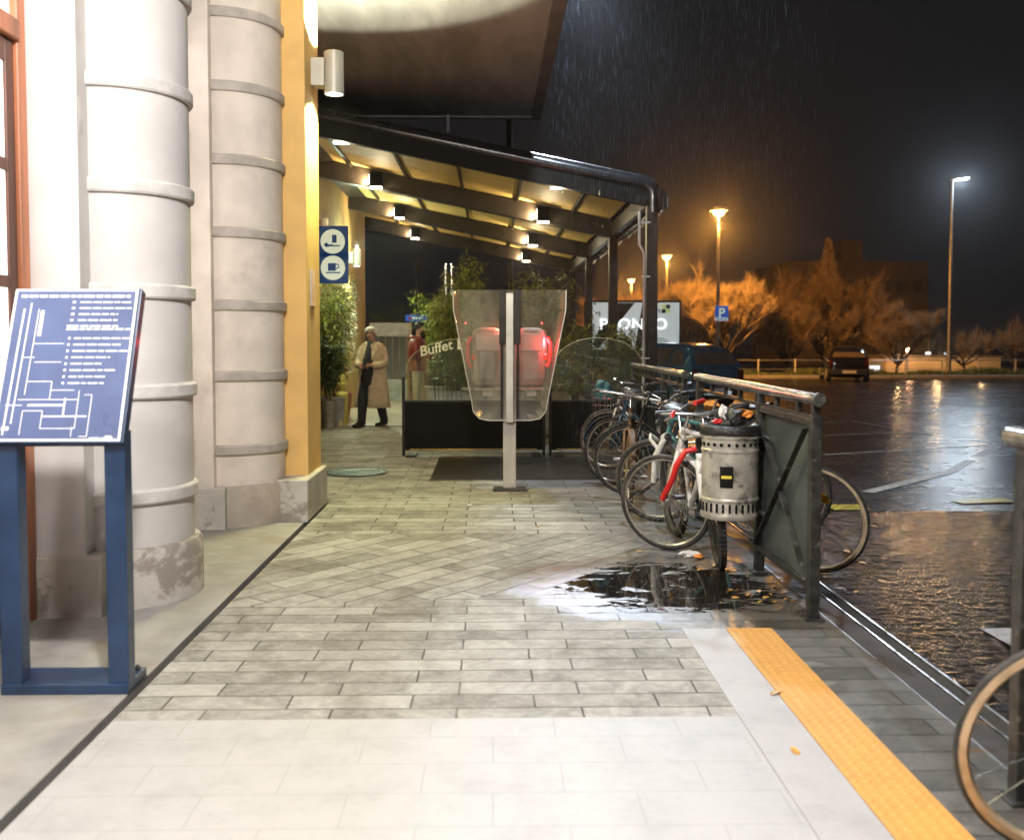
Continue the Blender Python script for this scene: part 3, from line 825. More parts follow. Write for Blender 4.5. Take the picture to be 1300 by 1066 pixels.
# ------------------------------------------------------------------ manhole grate
g_ = thing('manhole_grate', 'round iron grate set in the paving near the yellow pilaster', 'grate', (-1.48, 10.66, 0))
MB().lathe([(0, .003), (.31, .003), (.31, .0)], (0, 0, 0), 40).build('sump', M['crack'], g_)
MB().lathe([(.345, 0), (.345, .012), (.305, .012), (.305, 0)], (0, 0, 0), 40).build('ring', M['grate'], g_, fix=False)
q = MB()
for k in range(-9, 10):
    x_ = k * .032; h_ = math.sqrt(max(0, .31 ** 2 - x_ * x_)); q.box(x_ - .009, x_ + .009, -h_, h_, .004, .011)
q.build('bars', M['rack'], g_)

# ------------------------------------------------------------------ blue map board
ML = (-1.735, 4.05, .012)
t = thing('map_board', 'blue lectern style map board with white station plan on two legs', 'sign', ML)
def mm(): return MB(ML)
for x in (-1.945, -1.517):
    mm().box(x - .042, x + .042, 3.965, 4.04, .05, 1.08).build('leg', M['blue'], t, bevel=.004)
q = mm(); q.box(-1.987, -1.475, 3.955, 4.17, .012, .055); q.build('base_bar', M['blue'], t, bevel=.004)
q = mm()
for x in (-1.96, -1.50):
    q.lathe([(.012, 0), (.012, .014), (.006, .02)], (x, 4.13, .055), 6)
q.build('bolt', M['rack'], t)
o0 = Vector((-1.995, 3.935, 1.035)); ey = Vector((0, .245, .625)); Ln = ey.length
FM = frameM(o0, (1, 0, 0), ey)       # local x right, y up the board, z towards the viewer
q = mm(); q.box(0, .525, 0, Ln, -.05, 0, FM); bd = q.build('board', M['blue'], t, bevel=.004)
q = mm(); q.box(.003, .512, .008, Ln - .004, .0005, .0025, FM); q.build('white_border', M['map_white'], bd)
q = mm(); q.box(.014, .502, .018, Ln - .014, .003, .0042, FM); q.build('map_sheet', M['map_blue'], bd)
q = mm(); Lz = .0046
def mseg(x0, y0, x1, y1, w_=.0045):
    a = Vector((x0, y0, Lz)); c_ = Vector((x1, y1, Lz)); d_ = (c_ - a).normalized(); s_ = Vector((-d_.y, d_.x, 0)) * w_ * .36
    q.add([FM @ (a - s_), FM @ (a + s_), FM @ (c_ + s_), FM @ (c_ - s_)], [(0, 1, 2, 3)])
W_, H_ = .525, Ln
def mp(u, v_, u2, v2, w_=.0045): mseg(u * W_, v_ * H_, u2 * W_, v2 * H_, w_)
mp(.085, .05, .10, .86, .010); mp(.135, .12, .15, .90, .007); mp(.21, .05, .21, .20); mp(.21, .20, .36, .20)
mp(.205, .30, .215, .86); mp(.245, .68, .245, .85, .02); mp(.215, .63, .45, .63); mp(.14, .54, .24, .54); mp(.24, .51, .45, .51)
mp(.20, .385, .40, .385); mp(.40, .27, .40, .385); mp(.16, .27, .62, .27); mp(.24, .235, .52, .235, .012); mp(.40, .33, .58, .33)
mp(.52, .17, .52, .28, .009); mp(.36, .165, .70, .165, .009); mp(.36, .09, .36, .2); mp(.36, .09, .62, .09); mp(.62, .09, .62, .33)
mp(.60, .04, .60, .1); mp(.66, .30, .72, .30); mp(.72, .04, .72, .30); mp(.66, .04, .72, .04); mp(.07, .235, .2, .235)
mp(.07, .09, .125, .09, .022)
random.seed(3)
def words_(u, v_, total, h_):
    x_ = u
    while x_ < u + total:
        wl_ = random.uniform(.035, .10); wl_ = min(wl_, u + total - x_)
        if wl_ > .012: mp(x_, v_, x_ + wl_, v_, h_)
        x_ += wl_ + .012
words_(.06, .945, .86, .016)
for i, ln in enumerate((.40, .42, .31, .31)): words_(.53, .905 - i * .04, ln, .0085); mp(.47, .905 - i * .04, .495, .905 - i * .04, .013)
words_(.45, .745, .40, .011); words_(.45, .725, .50, .011)
for i, ln in enumerate((.44, .37, .43, .30, .26, .35, .28, .28)): words_(.52, .665 - i * .0415, ln, .0085); mp(.475, .665 - i * .0415, .493, .665 - i * .0415, .013)
words_(.74, .03, .18, .008); mp(.86, .035, .91, .035, .018)
q.build('map_drawing', M['map_white'], bd, fix=False)

# ------------------------------------------------------------------ bike racks (rail X = 1.658)
RX = 1.658
def rack(y0, y1, panel, label):
    c = (RX, y0, 0)
    t = thing('bike_rack', label, 'bike rack', c, 0, 'tubular bike racks along the kerb')
    L = y1 - y0
    q = MB(); q.tube([(0, -.03, 1.14), (0, L, 1.14)], .034, 14); q.build('top_rail', M['rail'], t, smooth=50)
    q = MB(); q.lathe([(0, -.006), (.03, -.005), (.037, 0), (.037, .02)], (0, 0, 0), 14)
    e_ = q.build('end_cap', M['rack'], t); e_.data.transform(Matrix.Translation((0, -.03, 1.14)) @ Matrix.Rotation(-PI / 2, 4, 'X'))
    for y in (.03, 1.06, L - .1):
        q = MB(); q.box(-.028, .028, y - .028, y + .028, 0, 1.06 if y < 2 else 1.10); q.box(-.02, .02, y - .02, y + .02, 1.06, 1.12)
        q.box(-.05, .05, y - .05, y + .05, 0, .012)
        q.build('post', M['rack'], t, bevel=.004)
    q = MB(); y = .3
    while y < L - .2:
        q.box(-.014, .014, y - .014, y + .014, 1.04, 1.12); y += .42
    q.bar((0, .06, 1.045), (0, L - .12, 1.045), .022, .022); q.build('sub_rail', M['rack'], t)
    if panel:
        q = MB()
        q.bar((0, .06, 1.02), (0, 1.03, 1.02), .036); q.bar((0, .06, .16), (0, 1.03, .16), .036)
        q.bar((-.022, .07, .19), (-.022, 1.02, .99), .012, .034, up=(1, 0, 0)); q.bar((-.036, .07, .99), (-.036, 1.02, .19), .012, .034, up=(1, 0, 0))
        q.build('panel_frame', M['rack'], t, bevel=.003)
        MB().box(.012, .018, .06, 1.03, .16, 1.02).build('panel_sheet', M['racksheet'], t)
        q = MB()
        for z in (.86, .40): q.tube([(-.06, 1.06, z), (-.02, .80, z)], .011, 8)
        q.build('hinge_pin', M['chrome'], t, smooth=40)
    return t
rack(4.98, 7.93, True, 'bike rack with crossed brace panel and litter bin, nearest the middle')
rack(8.42, 11.6, False, 'farther bike rack continuing behind the parked bicycles')
rack(.15, 3.10, False, 'bike rack cut off by the right picture edge beside the tan wheel')

# ------------------------------------------------------------------ litter bin
t = thing('litter_bin', 'dented galvanised litter bin with round punched holes hung on the rack post', 'litter bin', (1.44, 5.92, .37))
r = .168
q = MB()
prof = [(r - .01, 0), (r, .004), (r + .004, .02), (r + .004, .03), (r, .04), (r, .105), (r + .005, .112), (r + .005, .122), (r, .13), (r + .001, .40), (r + .005, .405), (r + .005, .418), (r, .425), (r, .480), (r + .006, .486), (r + .006, .50), (r + .001, .505), (r, .525)]
q.lathe(prof, (0, 0, 0), 56)
q.lathe([(0, .003), (r - .01, .003)], (0, 0, 0), 56)
bn = q.build('body', M['galv'], t, smooth=30, fix=False)
bpy.data.textures.new('dents', 'CLOUDS').noise_scale = .12
dm = bn.modifiers.new('dent', 'DISPLACE'); dm.texture = bpy.data.textures['dents']; dm.strength = .012; dm.mid_level = .5
q = MB()
for k in range(24):
    a = 2 * PI * k / 24
    M_ = Matrix.Rotation(a, 4, 'Z') @ frameM((r + .003, 0, .452), (0, 1, 0), (0, 0, 1))
    q.prism([(.0105 * math.cos(i * PI / 5), .0105 * math.sin(i * PI / 5)) for i in range(10)], M_, .004)
q.build('hole_pattern', M['black'], bn)
q = MB()
for k in range(28):
    a = 2 * PI * k / 28
    q.box(r + .003, r + .007, -.0065, .0065, .048, .10, Matrix.Rotation(a, 4, 'Z'))
q.build('slot_pattern', M['black'], bn)
q = MB(); q.lathe([(r + .013, .508), (r + .016, .53), (r + .012, .555), (r + .005, .565), (r - .02, .55), (r - .04, .46)], (0, 0, 0), 40)
o = q.build('bag', M['plastic_bag'], t, smooth=180, fix=False)
dm = o.modifiers.new('crease', 'DISPLACE'); tx = bpy.data.textures.new('crease', 'CLOUDS'); tx.noise_scale = .03; dm.texture = tx; dm.strength = .02
# black sticker with a yellow bar
def patch(a0, a1, z0, z1, rr_, m, n=6):
    q = MB(); v = []; f = []
    for i in range(n + 1):
        a = a0 + (a1 - a0) * i / n
        for z in (z0, z1):
            for rd in (rr_, rr_ + .0015): v.append((rd * math.cos(a), rd * math.sin(a), z))
    for i in range(n):
        k = i * 4; f += [(k + 1, k + 5, k + 7, k + 3), (k, k + 2, k + 6, k + 4), (k, k + 4, k + 5, k + 1), (k + 2, k + 3, k + 7, k + 6)]
    f += [(0, 1, 3, 2), (n * 4, n * 4 + 2, n * 4 + 3, n * 4 + 1)]
    return q.add(v, f)
patch(R(-122), R(-97), .20, .325, r + .008, None).build('sticker', M['black'], t)
M['yellow_label'] = mat('yellow_label', (.75, .6, .05), .5, var=.05)
patch(R(-119), R(-100), .255, .272, r + .0105, None).build('sticker_bar', M['yellow_label'], t)
for z in (.42, .14): MB().bar((.15, .06, z), (.215, .1, z), .03, .05).build('bracket', M['rack'], t)
# rubbish in the bin: crumpled carton, white/red bag, umbrella-like black thing
def crumple(name, label, cat, loc, size, m, seed, parent=None, flat=1.0, rz=0):
    random.seed(seed)
    bm = bmesh.new(); bmesh.ops.create_icosphere(bm, subdivisions=2, radius=1)
    for v_ in bm.verts:
        k = random.uniform(.55, 1.15); v_.co = Vector((v_.co.x * size[0] * k, v_.co.y * size[1] * k, v_.co.z * size[2] * k))
    me = bpy.data.meshes.new(name); bm.to_mesh(me); bm.free(); me.materials.append(m)
    o = bpy.data.objects.new(name, me); COL.objects.link(o); o.location = loc; o.rotation_euler = (0, 0, rz)
    if label: tag(o, label, cat)
    if parent: o.parent = parent
    return o
crumple('rubbish_bag', 'glossy black rubbish bag poking out of the litter bin', 'rubbish', (1.48, 5.90, .965), (.105, .09, .065), M['plastic_bag'], 5)
crumple('carton', 'crumpled white drinks carton on top of the litter bin', 'rubbish', (1.40, 5.93, 1.005), (.03, .04, .055), M['paper'], 8)
crumple('snack_wrapper', 'orange snack wrapper on the rubbish in the litter bin', 'rubbish', (1.53, 5.85, 1.0), (.04, .03, .028), M['orange'], 9)
crumple('red_wrapper', 'small red wrapper at the left rim of the litter bin', 'rubbish', (1.345, 5.86, .955), (.035, .03, .022), M['red'], 19)
crumple('paper_scrap', 'crumpled white paper with orange print on the paving by the puddle', 'litter', tuple(G(876, 703, .02)), (.075, .045, .03), M['paper'], 12)
crumple('printed_scrap', 'orange printed scrap beside the crumpled white paper', 'litter', tuple(G(887, 706, .018)), (.03, .025, .018), M['orange'], 13)
t = thing('crushed_cup', 'crushed clear cup lying in the wet by the rack post', 'cup', tuple(G(1006, 774, .03)), .5)
o = MB().lathe([(.0, 0), (.022, 0), (.034, .09), (.036, .092)], (0, 0, 0), 14).build('cup_body', M['cupmat'] if 'cupmat' in M else M['acrylic'], t, fix=False); o.data.transform(Matrix.Rotation(R(80), 4, 'Y') @ Matrix.Scale(.75, 4, (1, 0, 0)))
crumple('paper_scrap', 'tiny white scrap lying on the paving in front of the payphone stand', 'litter', tuple(G(596, 641, .008)), (.02, .02, .01), M['paper'], 22)

# fallen leaves
random.seed(11)
lm = MB(); lm.add([(-.03, 0, 0), (-.01, .014, .006), (.015, .012, .004), (.036, 0, .002), (.015, -.014, .007), (-.01, -.013, .003)], [(0, 1, 2, 3, 4, 5)])
l0 = lm.build('fallen_leaf', M['leaf_autumn'], fix=False)
tag(l0, 'small yellow brown leaf lying on the wet ground beside the rack', 'leaf', 'fallen leaves by the rack')
spots = [(G(random.gauss(975, 34), random.gauss(752, 18), .004), .004) for _ in range(26)]
spots += [(G(x, y, -.015), -.015) for x, y in ((1120, 738), (1095, 715), (1135, 690), (1075, 700), (1108, 668), (1180, 700), (1150, 655), (1240, 640))]
spots += [(G(x, y, .004), .004) for x, y in ((682, 668), (850, 690), (812, 700), (985, 880), (1010, 955), (700, 610), (605, 655), (868, 690))]
for i, (p_, z_) in enumerate(spots):
    o = l0 if i == 0 else l0.copy()
    if i: COL.objects.link(o)
    o.location = (p_.x, p_.y, z_ + .002); o.rotation_euler = (random.uniform(-.3, .3), random.uniform(-.2, .2), random.uniform(0, 6.3)); k = random.uniform(.5, 1.15); o.scale = (k, k, k)

# ------------------------------------------------------------------ bicycles
def bicycle(front, rear, label, fm='bike_black', rimm='rim', tyre='rubber', steer=0., lean=0., fat=.022, r=.335, susp=False, drop=False, mud=None,
            basket=False, lock=False, guard=False, saddle_z=.95, rear_rim=None, grips='plastic', stepthru=False, spokes=28):
    f_ = Vector((front[0], front[1], 0)); r_ = Vector((rear[0], rear[1], 0))
    hd = f_ - r_; c = (f_ + r_) / 2; WB = 1.04
    c = f_ - hd.normalized() * WB / 2
    t = thing('bicycle', label, 'bicycle', (c.x, c.y, front[2] if len(front) > 2 else 0), math.atan2(hd.y, hd.x), 'bicycles parked at the racks', lean)
    fx, rx = WB / 2, -WB / 2
    hp = Vector((fx - .14, 0, .80)); hax = Vector((-.30, 0, .954)).normalized()
    SM = Matrix.Translation(hp) @ Matrix.Rotation(steer, 4, hax) @ Matrix.Translation(-hp)
    def mbs():
        q = MB(); q.M = SM; return q
    fat0 = fat
    def wheel(x, mk):
        q = mk(); n = 44
        fat = fat0 if not (rear_rim and x < 0) else .013; rr = r - fat; rw = (.0125 if rimm == 'rim' else .019) if not (rear_rim and x < 0) else .0165
        q.tube([(x + math.cos(2 * PI * k / n) * rr * .965, 0, r + math.sin(2 * PI * k / n) * rr * .965) for k in range(n)], rw, 6, closed=True)
        q.tube([(x, -.05, r), (x, .05, r)], .014, 8)
        W = q.build('wheel', M[rear_rim if (rear_rim and x < 0) else rimm], t, smooth=50, fix=False)
        q = mk(); q.tube([(x + math.cos(2 * PI * k / n) * (r - fat * .9), 0, r + math.sin(2 * PI * k / n) * (r - fat * .9)) for k in range(n)], fat * .92, 8, closed=True)
        if fat > .026:   # knobs
            for k in range(66):
                a = 2 * PI * k / 66
                for s_ in (-.6, .6):
                    p0 = Vector((x + math.cos(a) * (r - .004), s_ * fat * .8, r + math.sin(a) * (r - .004))); p1 = Vector((x + math.cos(a) * (r + .006), s_ * fat * .8, r + math.sin(a) * (r + .006)))
                    q.bar(p0, p1, .012, .014)
        q.build('tyre', M[tyre], W, smooth=50, fix=False)
        q = mk()
        for k in range(spokes):
            a = 2 * PI * k / spokes; b_ = a + (.55 if k % 2 else -.55) ; s_ = .028 if k % 4 < 2 else -.028
            q.tube([(x + math.cos(b_) * .018, s_, r + math.sin(b_) * .018), (x + math.cos(a) * (rr * .95), 0, r + math.sin(a) * (rr * .95))], .0016, 4, cap=False)
        q.build('spokes', M['chrome'], W, fix=False)
        if mud:
            q = mk()
            a0, a1 = (R(-15), R(170)) if x < 0 else (R(15), R(175)); v = []; f = []; nn = 20
            for k in range(nn + 1):
                a = a0 + (a1 - a0) * k / nn
                for y_, d_ in ((-.03, -.012), (-.018, .004), (.018, .004), (.03, -.012)):
                    v.append((x + math.cos(a) * (r + .022 + d_), y_, r + math.sin(a) * (r + .022 + d_)))
            for k in range(nn):
                for j in range(3): f.append((k * 4 + j, k * 4 + j + 1, k * 4 + j + 5, k * 4 + j + 4))
            q.add(v, f); q.build('mudguard', M[mud], t, smooth=50, fix=False)
        return W
    wheel(rx, MB); wheel(fx, mbs)
    bb = Vector((-.06, 0, .29)); st = Vector((-.23, 0, .80)); ht = hp + hax * .06; hb = hp - hax * .09
    q = MB()
    q.tube([hb, ht], .021, 10); q.tube([bb, st], .0165, 10); q.tube([bb - Vector((0, .035, 0)), bb + Vector((0, .035, 0))], .024, 10)
    if stepthru:
        q.tube([hb, Vector((.17, 0, .42)), bb + Vector((.03, 0, .02))], .02, 10); q.tube([ht - hax * .03, Vector((.17, 0, .56)), bb + (st - bb) * .35], .014, 10)
    else:
        q.tube([hb, bb], .021 if susp else .017, 10); q.tube([ht - hax * .02, st - Vector((0, 0, .06))], .016, 10)
    for s_ in (-1, 1):
        q.tube([bb + Vector((0, s_ * .025, 0)), Vector((rx, s_ * .06, r))], .010, 8)
        q.tube([st - Vector((0, -s_ * .01, .05)), Vector((rx, s_ * .06, r))], .008, 8)
    FRM = q.build('frame', M[fm], t, smooth=50)
    # fork
    q = mbs(); cr = hb - hax * .02
    if susp:
        for s_ in (-1, 1):
            q.tube([Vector((fx, s_ * .065, r)), Vector((fx - .02, s_ * .065, r + .2)), cr + Vector((.012, s_ * .065, -.02))], [.020, .026, .024], 10)
        q.tube([cr + Vector((.01, -.075, 0)), cr + Vector((.01, .075, 0))], .027, 10); q.tube([cr, hb + hax * .01], .022, 10)
        q.tube([Vector((fx - .05, -.065, r + .26)), Vector((fx + .02, -.05, r + .34)), Vector((fx + .03, 0, r + .365)), Vector((fx + .02, .05, r + .34)), Vector((fx - .05, .065, r + .26))], .014, 8)
    else:
        for s_ in (-1, 1):
            q.tube([Vector((fx, s_ * .055, r)), Vector((fx - .055, s_ * .052, r + .16)), cr + Vector((0, s_ * .045, -.03)), cr], [.009, .012, .015, .014], 8)
    q.build('fork', M['white_paint' if susp else fm], t, smooth=50)
    q = mbs(); top = ht + hax * (.10)
    q.tube([ht, top], .013, 8); ce = top + Vector((.06, 0, .012)); q.tube([top, ce], .013, 8)
    if drop: pts = [(-.0, .24, .02), (0.0, .12, .03), (0, 0, 0)]
    HB = [ce + Vector((-.06 if not stepthru else -.16, s2 * .30, .03 if not stepthru else .05)) for s2 in (-1, 1)]
    q.tube([HB[0], ce + Vector((0, -.14, .02)), ce, ce + Vector((0, .14, .02)), HB[1]], .0115, 8)
    hbm = q.build('handlebar', M['chrome'], t, smooth=50)
    for s_, e_ in ((-1, HB[0]), (1, HB[1])):
        q = mbs(); q.tube([e_, e_ + Vector((-.05 if stepthru else -.012, s_ * .0 if stepthru else -s_ * .0, 0)) + Vector((-.05, -s_ * .02, -.002)) if stepthru else e_ + Vector((.025, -s_ * .11, .0))], .0165, 8); q.build('grip', M[grips], hbm, smooth=50)
        q = mbs(); q.tube([e_ + Vector((.05, -s_ * .13, -.01)), e_ + Vector((.07, -s_ * .05, -.045))], .005, 6); q.build('brake_lever', M['chrome'], hbm, smooth=50)
    # cables
    q = mbs(); q.tube([ce + Vector((.05, -.1, -.01)), ce + Vector((.15, -.03, -.02)), ce + Vector((.10, .0, -.18)), Vector((fx - .06, 0, r + .36))], .003, 5)
    q.tube([ce + Vector((.05, .12, -.01)), ce + Vector((.13, .05, .01)), ce + Vector((.02, .03, -.12)), hb + Vector((-.1, .02, -.05))], .003, 5); q.build('cable', M['plastic'], hbm)
    # saddle
    q = MB(); sd = st + Vector((-.035, 0, 0)); sp = Vector((sd.x - .01, 0, saddle_z)); q.tube([st - Vector((-.005, 0, .04)), sp - Vector((0, 0, .04))], .012, 8); q.build('seat_post', M['chrome'], t, smooth=50)
    q = MB(); v = []; f = []; N = 9
    for k in range(N):
        u = k / (N - 1); x_ = sp.x + .14 - .27 * u; w_ = .018 + .062 * max(0, (u - .3) / .7) ** .8 + .006; h_ = .012 + .03 * u
        for j in range(8):
            a = 2 * PI * j / 8; v.append((x_, math.cos(a) * w_, sp.z + math.sin(a) * h_ * (1 if math.sin(a) < 0 else .6) + .012 * (u > .85)))
    for k in range(N - 1):
        for j in range(8): f.append((k * 8 + j, k * 8 + (j + 1) % 8, (k + 1) * 8 + (j + 1) % 8, (k + 1) * 8 + j))
    f.append(tuple(range(8))); f.append(tuple(reversed([(N - 1) * 8 + j for j in range(8)]))); q.add(v, f); q.build('saddle', M['plastic'], t, smooth=70)
    # drivetrain
    q = MB(); ca = R(35)
    for s_, a in ((-1, ca), (1, ca + PI)):
        e_ = bb + Vector((math.cos(a) * .165, s_ * .07, math.sin(a) * .165)); q.tube([bb + Vector((0, s_ * .05, 0)), e_], .010, 6)
    q.tube([bb + Vector((math.cos(2 * PI * k / 24) * .09, -.05, math.sin(2 * PI * k / 24) * .09)) for k in range(24)], .006, 5, closed=True)
    for k in range(5): q.bar(bb + Vector((0, -.05, 0)), bb + Vector((math.cos(k * 1.257) * .09, -.05, math.sin(k * 1.257) * .09)), .012, .006)
    q.tube([bb + Vector((0, -.05, .088)), Vector((rx, -.05, r + .035))], .0045, 5); q.tube([bb + Vector((0, -.05, -.088)), Vector((rx, -.05, r - .035))], .0045, 5)
    CR_ = q.build('crankset', M['chrome'], t, smooth=40)
    for s_, a in ((-1, ca), (1, ca + PI)):
        e_ = bb + Vector((math.cos(a) * .165, s_ * .115, math.sin(a) * .165)); MB().box(e_.x - .045, e_.x + .045, e_.y - .04, e_.y + .04, e_.z - .011, e_.z + .011).build('pedal', M['chrome' if mud else 'plastic'], CR_, bevel=.004)
    if guard:
        q = MB(); q.bar(bb + Vector((.1, -.062, .02)), Vector((rx + .02, -.062, r + .02)), .006, .16); q.build('chain_guard', M[fm], t)
    if basket:
        q = mbs(); b0 = Vector((fx + .05, 0, .72))
        for z in (0, .07, .14, .21):
            k = .8 + .2 * z / .21; q.tube([b0 + Vector((a * .12 * k, b_ * .16 * k, z)) for a, b_ in ((-1, -1), (1, -1), (1, 1), (-1, 1))], .003, 4, closed=True)
        for a, b_ in [(i / 3, s_) for i in (-3, -1, 1, 3) for s_ in (-1, 1)] + [(s_, i / 3) for i in (-2, 0, 2) for s_ in (-1, 1)]:
            q.tube([b0 + Vector((a * .096, b_ * .128, 0)), b0 + Vector((a * .12, b_ * .16, .21))], .003, 4)
        q.build('basket', M['chrome'], t)
    if lock:
        q = MB(); q.tube([(.26, .05, .73), (.31, .10, .72), (.37, .12, .62), (.40, .12, .53), (.45, .12, .44), (.49, .10, .38)], .02, 10); q.build('red_cable_lock', M['red'], t, smooth=60)
    q = mbs(); q.lathe([(0, 0), (.022, .004), (.026, .02), (.012, .045), (0, .05)], (0, 0, 0), 12); o = q.build('headlight', M['plastic'], hbm)
    o.data.transform(SM @ Matrix.Translation(tuple(hb + Vector((.10, 0, .08)))) @ Matrix.Rotation(-PI / 2, 4, 'Y') @ SM.inverted())
    q = MB(); q.prism([(math.cos(k * PI / 8) * .045, math.sin(k * PI / 8) * .024) for k in range(16)], frameM((rx - .05, .012, r + .14), (1, 0, .7), (-.7, 0, 1)), .014); q.build('wheel_reflector', M['refl'], t)
    return t
M['rim_tan'] = mat('pale_tan_rim', (.62, .47, .30), .35, .3, var=.15, scale=14, bump=.08)
M['refl'] = mat('orange_reflector', (.95, .48, .02), .3, var=.05)

bicycle((1.20, 6.68), (2.03, 6.02), 'white bicycle with a thick red lock, its rear wheel out in the road', fm='white_paint', rimm='rim', tyre='rubber', steer=.12, lean=R(-4), lock=True, fat=.02, grips='red', rear_rim='rim_tan')
bicycle((1.43, 6.18), (1.36, 7.2), 'white mountain bike with knobbly tyre directly behind the litter bin', fm='white_paint', tyre='rubber', susp=True, steer=-.18, lean=R(3), fat=.03)
bicycle((1.30, 7.72), (2.12, 7.16), 'teal bicycle with white suspension fork behind the one with the red lock', fm='teal', susp=True, steer=.15, lean=R(-3), fat=.025)
bicycle((1.16, 8.25), (1.33, 9.3), 'rusty brown bicycle with muddy tyres facing the camera', fm='bike_brown', tyre='rubber_brown', rimm='rim_gold', mud='bike_brown', steer=.1, fat=.022)
bicycle((1.20, 9.75), (2.05, 9.2), 'dark blue city bicycle with wire basket by the windbreak', fm='bike_blue', mud='bike_blue', basket=True, stepthru=True, steer=-.1, guard=True)
bicycle((1.27, 9.05), (2.2, 8.75), 'plain black bicycle between the rusty one and the dark blue one', fm='bike_black', mud='bike_black', steer=.2, lean=R(-3))
bicycle((1.28, 10.9), (2.2, 10.6), 'silver bicycle farthest along the rack, mostly hidden', fm='silver', steer=-.2, lean=R(2))
bicycle((1.60, 2.60), (2.35, 1.95), 'bicycle with tan rim cut off by the right picture edge', fm='bike_blue', rimm='rim_tan', steer=.62, fat=.014, spokes=20)
crumple('bag', 'teal shopping bag standing in the bicycle basket', 'bag', (1.10, 9.83, .93), (.10, .11, .13), M['teal'], 31)

# ------------------------------------------------------------------ people
def skin_body(name, joints, edges, m, parent, root=0, sub=2, label=None):
    me = bpy.data.meshes.new(name); names = list(joints); idx = {k: i for i, k in enumerate(names)}
    me.from_pydata([joints[k][:3] for k in names], [(idx[a], idx[b_]) for a, b_ in edges], []); me.materials.append(m)
    o = bpy.data.objects.new(name, me); COL.objects.link(o)
    if parent: o.parent = parent
    mod = o.modifiers.new('skin', 'SKIN'); mod.use_smooth_shade = True
    if not me.skin_vertices:
        me.attributes  # layer is created with the modifier's first evaluation
        bm = bmesh.new(); bm.from_mesh(me); bm.verts.layers.skin.verify(); bm.to_mesh(me); bm.free()
    for i, k in enumerate(names):
        sv = me.skin_vertices[0].data[i]; rr = joints[k][3]
        sv.radius = (rr, rr) if not isinstance(rr, tuple) else rr
        sv.use_root = (i == root)
    s = o.modifiers.new('sub', 'SUBSURF'); s.levels = sub; s.render_levels = sub
    return o

def fingers(J, E, hand, d, up, side, pref):
    """five curled fingers from the hand joint; d: pointing direction, up: back of hand, side: towards thumb"""
    d, up, side = Vector(d).normalized(), Vector(up).normalized(), Vector(side).normalized()
    h = Vector(J[hand][:3])
    for k, (o_, ln) in enumerate(((.028, .066), (.010, .075), (-.009, .070), (-.027, .055))):
        b_ = h + side * o_ + d * .03; m_ = b_ + d * ln * .55 - up * .008; e_ = m_ + d * ln * .4 - up * .024
        for nm_, p_, r_ in (('b', b_, .0095), ('m', m_, .0085), ('e', e_, .0075)): J[f'{pref}{k}{nm_}'] = (p_.x, p_.y, p_.z, r_)
        E += [(hand, f'{pref}{k}b'), (f'{pref}{k}b', f'{pref}{k}m'), (f'{pref}{k}m', f'{pref}{k}e')]
    b_ = h + side * .03 - d * .01; e_ = b_ + side * .022 + d * .035 - up * .01
    J[pref + 'tb'] = (b_.x, b_.y, b_.z, .011); J[pref + 'te'] = (e_.x, e_.y, e_.z, .009)
    E += [(hand, pref + 'tb'), (pref + 'tb', pref + 'te')]

def head(t, c, face, m_hair, beard=False, bald=False, long_=0.):
    """face features and hair as small meshes on the skinned head; face = unit vector (horizontal)"""
    c = Vector(c); fz = Vector(face).normalized(); sx = Vector((0, 0, 1)).cross(fz)
    HM = frameM(c, sx, fz)     # x side, y front, z up
    HM[0][2], HM[1][2], HM[2][2] = 0, 0, 1
    return HM

